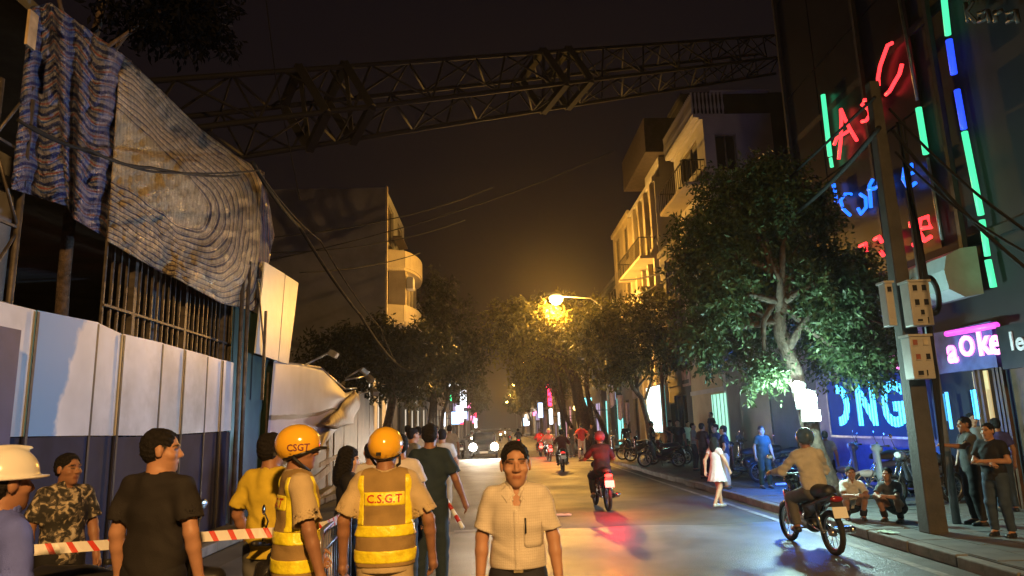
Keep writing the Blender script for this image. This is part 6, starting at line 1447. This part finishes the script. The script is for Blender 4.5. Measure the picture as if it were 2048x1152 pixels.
# baton in his hand
bp0 = ony(884, 985, 8.28); bp1 = ony(926, 1056, 8.05); bt = empty('traffic_baton', bp0, 0, 'red and white striped traffic baton held by the man in teal', 'baton')
for k in range(6):
    a, b2 = (bp1-bp0)*(k/6), (bp1-bp0)*((k+1)/6-.004); m = MB(); m.tube([a, b2], .022, 8); m.build('stripe', mat('baton_red', (.50, .03, .02), .4) if k % 2 == 0 else M_PLATE, bt, True)
CROWD_L = [(884, 858, 13.5, 0, 'man in a striped white shirt walking ahead of the teal shirt', (.55, .50, .45), KHAKIT, WALK), (899, 850, 24, 0, 'man in a pale shirt and shorts walking down the left lane', (.52, .46, .36), dict(mat=KHAKIT['mat'], len=.45), WALK),
           (836, 853, 17, .3, 'person in a cream shirt in the crowd left of the teal shirt', (.50, .46, .38), BLACKT, STAND), (816, 850, 21, -.4, 'person in a light shirt behind the helmet of the right officer', (.48, .42, .34), JEANS, STAND),
           (848, 852, 26, .8, 'person with arms folded in the far left crowd', (.40, .36, .32), BLACKT, CROSS), (872, 851, 31, 2.6, 'person facing this way in the far left crowd', (.55, .50, .44), GREYT, STAND), (826, 856, 13, -1.0, 'person in a grey shirt turning right in the left crowd', (.20, .20, .19), JEANS, STAND)]
for i, (px, pt, Y, fc, lab, c, pn, ps) in enumerate(CROWD_L):
    pat('person', lab, px, pt, Y, fc, gz=0.0, res=.020, seed=20+i, fingers=False, shirt=dict(mat=fab('crowd_l%d' % i, c), hem=.86), pants=pn, pose=ps, group='onlookers on the left')
# --- right pavement and street
PV = .14
CROWD_R = [(1162, 847, 38, PV*0, R(5), 'person in a red shirt standing at the kerb by the massive tree', (.45, .03, .025), BEIGET, HIPS), (1142, 849, 40, 0, R(30), 'person in dark clothes left of the red shirt', (.05, .045, .04), GREYT, STAND),
           (1183, 848, 43, PV, R(150), 'dark figure behind the red shirt near the turquoise panel', (.03, .028, .03), BLACKT, STAND), (1252, 846, 34, PV, R(170), 'dark figure standing alone between parked motorbikes on the right', (.03, .025, .025), dict(mat=BLACKT['mat'], len=.45), STAND),
           (1303, 842, 29.5, PV, R(-100), 'dark figure beside the slender tree trunk', (.025, .023, .025), BLACKT, CROSS), (1341, 840, 29, PV, R(120), 'figure with a raised hand left of the group on the right', (.05, .04, .035), BLACKT, PHONE),
           (1356, 839, 26.5, PV, R(160), 'broad dark figure at the left of the group on the right', (.03, .026, .026), BLACKT, STAND), (1386, 846, 24, PV, R(-120), 'person in a light brown shirt within the group on the right', (.30, .24, .17), BLACKT, CROSS),
           (1376, 842, 30, PV, R(200), 'pale shirted person behind the group on the right', (.50, .46, .40), BLACKT, STAND), (1404, 846, 20.5, PV, R(-60), 'person in a dark maroon shirt at the middle of the group', (.055, .022, .022), BLACKT, STAND),
           (1430, 848, 19.5, PV, R(100), 'person in a blue shirt right of the maroon shirt', (.035, .05, .11), BLACKT, STAND), (1446, 851, 17.4, PV, R(60), 'man in a navy polo and beige trousers at the right of the group', (.018, .018, .032), BEIGET, POCK),
           (1424, 824, 27.2, .62, R(110), 'person raised on the step before the mint green doorway', (.03, .03, .035), BLACKT, STAND), (1522, 852, 17.2, PV, R(185), 'guard in a dark green uniform by the dark doorway', (.028, .045, .038), dict(mat=fab('guard_green', (.025, .04, .034))), STAND),
           (1618, 858, 14.6, PV, R(10), 'person in a white shirt left of the leaning tree trunk', (.55, .56, .56), BLACKT, STAND), (1648, 862, 14.9, PV, R(-20), 'person in a cream shirt right of the leaning tree trunk', (.42, .40, .36), BLACKT, STAND),
           (1992, 836, 11.9, PV, R(-10), 'person in a blue and purple shirt behind the man with folded arms', (.07, .07, .26), JEANS, STAND), (1946, 826, 13.0, PV, R(180), 'head and shoulders of a person by the karaoke doorway', (.20, .24, .26), BLACKT, STAND)]
st_ = MB(); st_.ext((RX-.55, onx(1455, 850, RX).y-.2, .14), (RX-.052, onx(1422, 850, RX).y+.2, .38)); tag(st_.build('door_step', M_KERB), 'concrete step before the mint green doorway', 'step')
for i, (px, pt, Y, gz, fc, lab, c, pn, ps) in enumerate(CROWD_R):
    p_ = pat('person', lab, px, pt, Y, fc, gz=gz, res=.016 if Y < 21 else .022, seed=40+i, fingers=Y < 21, shirt=dict(mat=fab('crowd_r%d' % i, c), hem=.86), pants=pn, pose=ps, group='onlookers on the right')
    if abs(gz-.62) < .01: pass
pat('person', 'girl in a white dress walking along the right kerb', 1426, 874, 14.9, R(-55), res=.013, seed=70, skin='pale', hair_style='long', dress=dict(mat=fab('white_dress', (.68, .66, .70))), pose=WALK, shoes=(.5, .48, .46), broad=.88)
pat('person', 'man in a white shirt squatting on the kerb left of the pair', 1690, 934, 11.5, R(168), gz=PV, top=.99, res=.012, seed=71, skin='tan', pose=SQUAT, shirt=dict(mat=fab('white_shirt', (.52, .50, .48)), hem=.93, sleeve=.75, collar=True), pants=BLACKT)
pat('person', 'man in a grey T-shirt squatting on the kerb at the right of the pair', 1764, 936, 11.2, R(128), gz=PV, top=.99, res=.012, seed=72, skin='tan', pose=SQUAT, shirt=dict(mat=fab('charcoal_tee', (.06, .06, .065)), hem=.93, sleeve=.7), pants=BLACKT)
LEAN = dict(STAND, el=V3(-.25, .18, 1.24), wl=V3(-.20, .43, 1.27), er=V3(.27, .0, 1.13), wr=V3(.22, .10, .92), head=(.1, 0))
pat('person', 'man in a dark grey shirt reaching a hand to the utility pole', 1930, 834, 10.6, R(82), gz=PV, res=.013, seed=73, skin='tan', pose=LEAN, shirt=dict(mat=fab('dark_grey_shirt', (.07, .065, .062)), hem=.84, collar=True), pants=BLACKT)
pat('person', 'man in a black T-shirt with folded arms at the right edge', 1975, 846, 9.6, R(118), gz=PV, res=.012, seed=74, skin='warm', pose=dict(CROSS, head=(-.1, 0)), shirt=dict(mat=fab('black_tee_r', (.018, .017, .02)), hem=.84), pants=JEANS, broad=1.05)

# --- riders and their motorbikes
def rider(label, bl, px, Y, rz, color, kind, shirtc, tail=None, headl=None, helm=None, res=.02, pants=BLACKT, skin='tan', gz=0.0, lean=0.0, seed=90, bgroup='moving motorbikes', H=1.66, mirrors=True):
    p = at(px, Y, gz); b = bike(bl, p, rz, color, kind, tail, headl, lean, group=bgroup, mirrors=mirrors)
    r = person('person', label, p, rz, H, pose=RIDE, res=res, seed=seed, skin=skin, fingers=res < .016, shirt=dict(mat=fab('rider%d' % seed, shirtc), hem=.90, sleeve=1.8 if seed % 2 else .8, fold=.011, inf=.02, collar=res < .016), pants=pants, helmet=rider_helmet(helm or M_YHEL, res0=.012), group='motorbike riders'); r.rotation_euler = (0, lean, rz)
    r.scale = (1, 1, 1)
    if tail is M_TAIL_ON: point('tail_glow', (0, -.98, .70), (1, .012, .012), 85, .05, b)
    return r, b
HB = mat('helmet_black', (.02, .02, .022), .2, coat=.6); HR = mat('helmet_red', (.35, .06, .08), .2, coat=.6); HW = mat('helmet_white', (.6, .6, .6), .2, coat=.6); HBL = mat('helmet_blue', (.04, .07, .12), .2, coat=.6)
rider('rider in a beige jacket and dark helmet passing close on the right', 'black motorbike with the beige-jacketed rider passing close on the right', 1600, 10.1, R(3), (.022, .02, .02), 'under', (.46, .43, .37), None, None, HBL, .012, pants=GREYT, seed=91)
bl_ = MB(); q = ony(1562, 968, 10.2); bl_.tube([q+Vector((-.07, 0, 0)), q+Vector((.07, 0, 0))], .012, 6); tag(bl_.build('blue_light_bar', glow('blue_bar', (.03, .12, 1), 4), None, True), 'small blue light on the handlebar of the nearest motorbike', 'light')
rider('rider in dark red with red helmet on the motorbike with the bright tail light', 'dark motorbike with a glaring red tail light in the right lane', 1196, 15.6, R(4), (.10, .012, .014), 'under', (.07, .02, .022), M_TAIL_ON, None, HR, .015, seed=92)
rider('rider in maroon on the white scooter ahead', 'white scooter seen from behind in the right lane', 1122, 28.5, R(-2), (.62, .60, .57), 'scooter', (.10, .02, .022), M_TAIL_DIM, None, HB, seed=94)
rider('rider in a cream jacket ahead of the white scooter', 'red motorbike ahead of the white scooter', 1096, 37, R(2), (.35, .03, .03), 'scooter', (.52, .44, .36), M_TAIL_ON, None, HW, seed=96)
rider('rider in a red jacket left of the cream jacket', 'motorbike of the red-jacketed rider', 1079, 43, R(0), (.2, .02, .02), 'under', (.36, .03, .03), M_TAIL_ON, None, HB, seed=98)
rider('dark rider riding away in the middle lane', 'dark motorbike riding away in the middle lane', 1036, 58, R(0), (.02, .02, .02), 'under', (.03, .03, .035), M_TAIL_DIM, None, HB, .024, seed=100)
rider('pale rider far ahead in the middle lane', 'motorbike far ahead in the middle lane', 1019, 76, R(0), (.3, .3, .3), 'scooter', (.5, .45, .4), M_TAIL_DIM, None, HW, .026, seed=102)
rider('oncoming rider with a bright headlamp in the left lane', 'oncoming motorbike with a bright headlamp in the left lane', 944, 56, R(180), (.2, .2, .2), 'scooter', (.3, .25, .2), None, M_HEAD_ON, HW, .024, seed=104)
rider('second oncoming rider beyond the glaring car', 'second oncoming motorbike beyond the glaring car', 1001, 88, R(180), (.1, .1, .1), 'under', (.3, .2, .2), None, M_HEAD_ON, HW, .026, seed=106)
rider('third oncoming rider far down the left lane', 'third oncoming motorbike far down the left lane', 958, 98, R(180), (.1, .1, .1), 'under', (.3, .3, .3), None, M_HEAD_ON, HB, .026, seed=108)
rider('farthest oncoming rider near the vanishing point', 'farthest oncoming motorbike near the vanishing point', 1010, 118, R(180), (.1, .1, .1), 'under', (.3, .3, .3), None, M_HEAD_ON, HB, .028, seed=110)
# oncoming car with blazing headlamps
def car(label, p, rz, color):
    r = empty('car', p, rz, label, 'car')
    f = Fld((-.95, -2.3, .12), (.95, 2.3, 1.65), .035); f.box((0, 0, .58), (.86, 2.12, .34), .16, .05); f.box((0, -.25, 1.05), (.70, 1.15, .42), .22, .12)
    for y in (1.35, -1.3): f.cone((-1, y, .33), (1, y, .33), .36, .36, .02, mode='cut')
    V, Q = f.mesh(); link('body', fast_mesh('body', V, Q), mat('car_paint', color, .25, var=.04, coat=.7), r)
    b = MB(); b.slab([(-.58, .98, .98), (.58, .98, .98), (.50, .62, 1.34), (-.50, .62, 1.34)], .04); b.build('windscreen', M_GLASS, r)
    for x in (-1, 1):
        for y in (1.35, -1.3): b = MB(); b.torus((x*.74, y, .31), .23, .085, 'X', 24, 8); w = b.build('wheel', M_TYRE, r, True); b = MB(); b.lathe([(.0, -.03), (.17, -.03), (.2, .0), (.17, .03), (0, .03)], (x*.78, y, .31), 18, 'X'); b.build('rim', M_RIM, w, True)
        b = MB(); b.lathe([(.001, .05), (.18, .03), (.23, -.03)], (x*.62, 2.13, .66), 16, 'Y'); b.build('headlight', glow('car_headlamp', (1, .90, .72), 600), r, True)
        b = MB(); b.box((x*.92, .75, 1.0), (.14, .08, .12)); b.build('wing_mirror', M_BLK, r, bevel=.02)
    b = MB(); b.box((0, 2.13, .5), (.9, .03, .12)); b.build('grille', M_BLK, r); b = MB(); b.box((0, 2.15, .36), (.48, .02, .12)); b.build('number_plate', M_PLATE, r)
    return r
cp = at(968, 44); cr_ = car('oncoming car with blazing white headlamps in the left lane', cp, R(180), (.02, .02, .022))
point('car_beam', Vector((0, 2.35, .70)), (1, .90, .74), 900, .12, cr_, R(60), Vector((0, 12, -.1)))
# parked bikes
PB = [(150, 4.75, 0, R(-70), 'under', (.02, .02, .024), 'dark motorbike parked behind the tape beside the blue shirt'), (262, 5.15, 0, R(-100), 'scooter', (.022, .02, .03), 'scooter with a round mirror parked behind the tape by the black T-shirt'), (448, 5.35, 0, R(-80), 'under', (.02, .018, .018), 'dark motorbike parked behind the tape left of the yellow shirt'),
      (1270, 32.5, PV, R(70), 'under', (.03, .03, .03), 'parked motorbike on the right pavement by the lone dark figure'), (1240, 36, PV, R(60), 'scooter', (.04, .035, .035), 'parked scooter farther along the right pavement'), (1288, 31, PV, R(80), 'scooter', (.02, .02, .022), 'parked scooter next to the slender tree'), (1335, 28, PV, R(75), 'under', (.10, .02, .02), 'reddish parked motorbike left of the group'),
      (1320, 26.5, PV, R(65), 'under', (.03, .03, .03), 'parked motorbike in front of the slender tree'), (1482, 19.3, PV, R(100), 'scooter', (.02, .02, .022), 'black scooter parked beside the guard'), (1556, 18.8, PV, R(95), 'under', (.02, .022, .024), 'dark motorbike parked right of the guard'), (1506, 20.5, PV, R(80), 'scooter', (.03, .03, .03), 'scooter parked behind the guard'),
      (1790, 14.2, PV, R(78), 'scooter', (.45, .47, .50), 'white scooter parked under the blue LED board'), (1742, 15.3, PV, R(70), 'scooter', (.12, .16, .30), 'bluish scooter parked left of the white scooter'), (1830, 13.2, PV, R(100), 'under', (.05, .05, .07), 'dark motorbike parked right of the white scooter behind the pole'), (860, 36, PV*0, R(-20), 'under', (.05, .05, .05), 'parked motorbike at the far left kerb'), (925, 44, 0, R(0), 'scooter', (.06, .05, .05), 'scooter standing at the left kerb before the glaring car')]
for px, Y, gz, rz, kd, c, lab in PB: bike(lab, at(px, Y, gz), rz, c, kind=kd, lean=-.06, group='parked motorbikes')
# crowd barrier
A_ = at(645, 4.95); B_ = at(702, 6.6); br = empty('crowd_barrier', A_, math.atan2(B_.y-A_.y, B_.x-A_.x), 'steel crowd barrier standing between the two police officers', 'barrier'); Lb = (B_-A_).length; M_BAR = mat('barrier_steel', (.30, .29, .34), .35, .7, var=.15)
m = MB(); m.tube([(0, 0, .15), (0, 0, 1.02), (.06, 0, 1.10), (Lb-.06, 0, 1.10), (Lb, 0, 1.02), (Lb, 0, .15)], .019, 8); m.build('frame', M_BAR, br, True)
m = MB(); m.tube([(0, 0, .22), (Lb, 0, .22)], .014, 6); m.build('lower_rail', M_BAR, br, True); m = MB(); m.tube([(0, 0, .96), (Lb, 0, .96)], .012, 6); m.build('upper_rail', M_BAR, br, True)
b0 = None
for k in range(1, 15):
    if b0 is None: m = MB(); m.tube([(0, 0, .22), (0, 0, 1.10)], .009, 6); b0 = m.build('bar', M_BAR, br, True); o = b0
    else: o = b0.copy(); COL.objects.link(o)
    o.location = (Lb*k/15, 0, 0)
for x in (.2, Lb-.2): m = MB(); m.bar((x, -.28, .03), (x, .28, .03), .04); m.bar((x, 0, .03), (x, 0, .22), .03); m.build('foot', M_BAR, br)
# barrier tape, red stripes on white
M_TAPE = bpy.data.materials.new('barrier_tape'); M_TAPE.use_nodes = True
n = M_TAPE.node_tree.nodes; l = M_TAPE.node_tree.links; uv = n.new('ShaderNodeUVMap'); sp = n.new('ShaderNodeSeparateXYZ'); l.new(uv.outputs[0], sp.inputs[0]); a = n.new('ShaderNodeMath'); a.operation = 'MULTIPLY_ADD'; a.inputs[1].default_value = .35; l.new(sp.outputs['Y'], a.inputs[0]); l.new(sp.outputs['X'], a.inputs[2]); f = n.new('ShaderNodeMath'); f.operation = 'FRACT'; l.new(a.outputs[0], f.inputs[0]); g = n.new('ShaderNodeMath'); g.operation = 'LESS_THAN'; g.inputs[1].default_value = .30; l.new(f.outputs[0], g.inputs[0])
mx = n.new('ShaderNodeMix'); mx.data_type = 'RGBA'; mx.inputs[6].default_value = (.70, .66, .64, 1); mx.inputs[7].default_value = (.60, .05, .03, 1); l.new(g.outputs[0], mx.inputs[0]); l.new(mx.outputs[2], n['Principled BSDF'].inputs['Base Color']); n['Principled BSDF'].inputs['Roughness'].default_value = .35
TP = [ony(-80, 1112, 4.55), ony(110, 1097, 4.7), ony(262, 1086, 4.85), ony(400, 1074, 5.0), ony(490, 1068, 5.15), ony(600, 1062, 5.2), ony(655, 1050, 5.3), ony(712, 1020, 6.2)]
V = []; UV = []; d = 0
P_ = []
for i in range(len(TP)-1):
    for k in range(8): P_.append(TP[i].lerp(TP[i+1], k/8))
P_.append(TP[-1])
for i, p in enumerate(P_):
    d += (p-P_[i-1]).length if i else 0; tw = .012*math.sin(d*5)
    V += [p+Vector((0, tw, .032)), p+Vector((0, -tw, -.032))]; UV += [(d*8.5, 1), (d*8.5, 0)]
Q = [(2*i, 2*i+2, 2*i+3, 2*i+1) for i in range(len(P_)-1)]
me = fast_mesh('barrier_tape', [v-V[0] for v in V], Q, False); ul = me.uv_layers.new(name='UVMap'); ul.data.foreach_set('uv', np.asarray(UV, np.float32)[np.array(Q).ravel()].ravel()); o = link('barrier_tape', me, M_TAPE); o.location = V[0]; o.modifiers.new('t', 'SOLIDIFY').thickness = .002; tag(o, 'red and white striped barrier tape stretched across the left foreground', 'tape')
# phone held by the woman
wp = [o for o in COL.objects if o.get('label', '').startswith('woman with bobbed')][0]; s_ = wp.scale[0]
hp_ = Matrix.Translation(wp.location) @ Matrix.Rotation(wp.rotation_euler[2], 4, 'Z') @ Vector((.02*s_, .36*s_, 1.34*s_)); m = MB(); m.box((0, 0, 0), (.075, .01, .15), M=Matrix.Rotation(wp.rotation_euler[2], 3, 'Z')); o = m.build('phone', M_BLK, bevel=.004); o.location = hp_; tag(o, 'dark phone held up by the woman in the black top', 'phone')
# ------------------------------------------------------------------ night haze
hz = MB(); hz.ext((-60, -20, -1.0), (60, 345, 30)); M_HAZE = bpy.data.materials.new('haze_air'); M_HAZE.use_nodes = True
n = M_HAZE.node_tree.nodes; n.clear(); o_ = n.new('ShaderNodeOutputMaterial'); v_ = n.new('ShaderNodeVolumePrincipled'); v_.inputs['Color'].default_value = (.9, .88, .85, 1); v_.inputs['Density'].default_value = .0006; v_.inputs['Anisotropy'].default_value = .80
M_HAZE.node_tree.links.new(v_.outputs[0], o_.inputs['Volume']); tag(hz.build('haze', M_HAZE), kind='stuff')
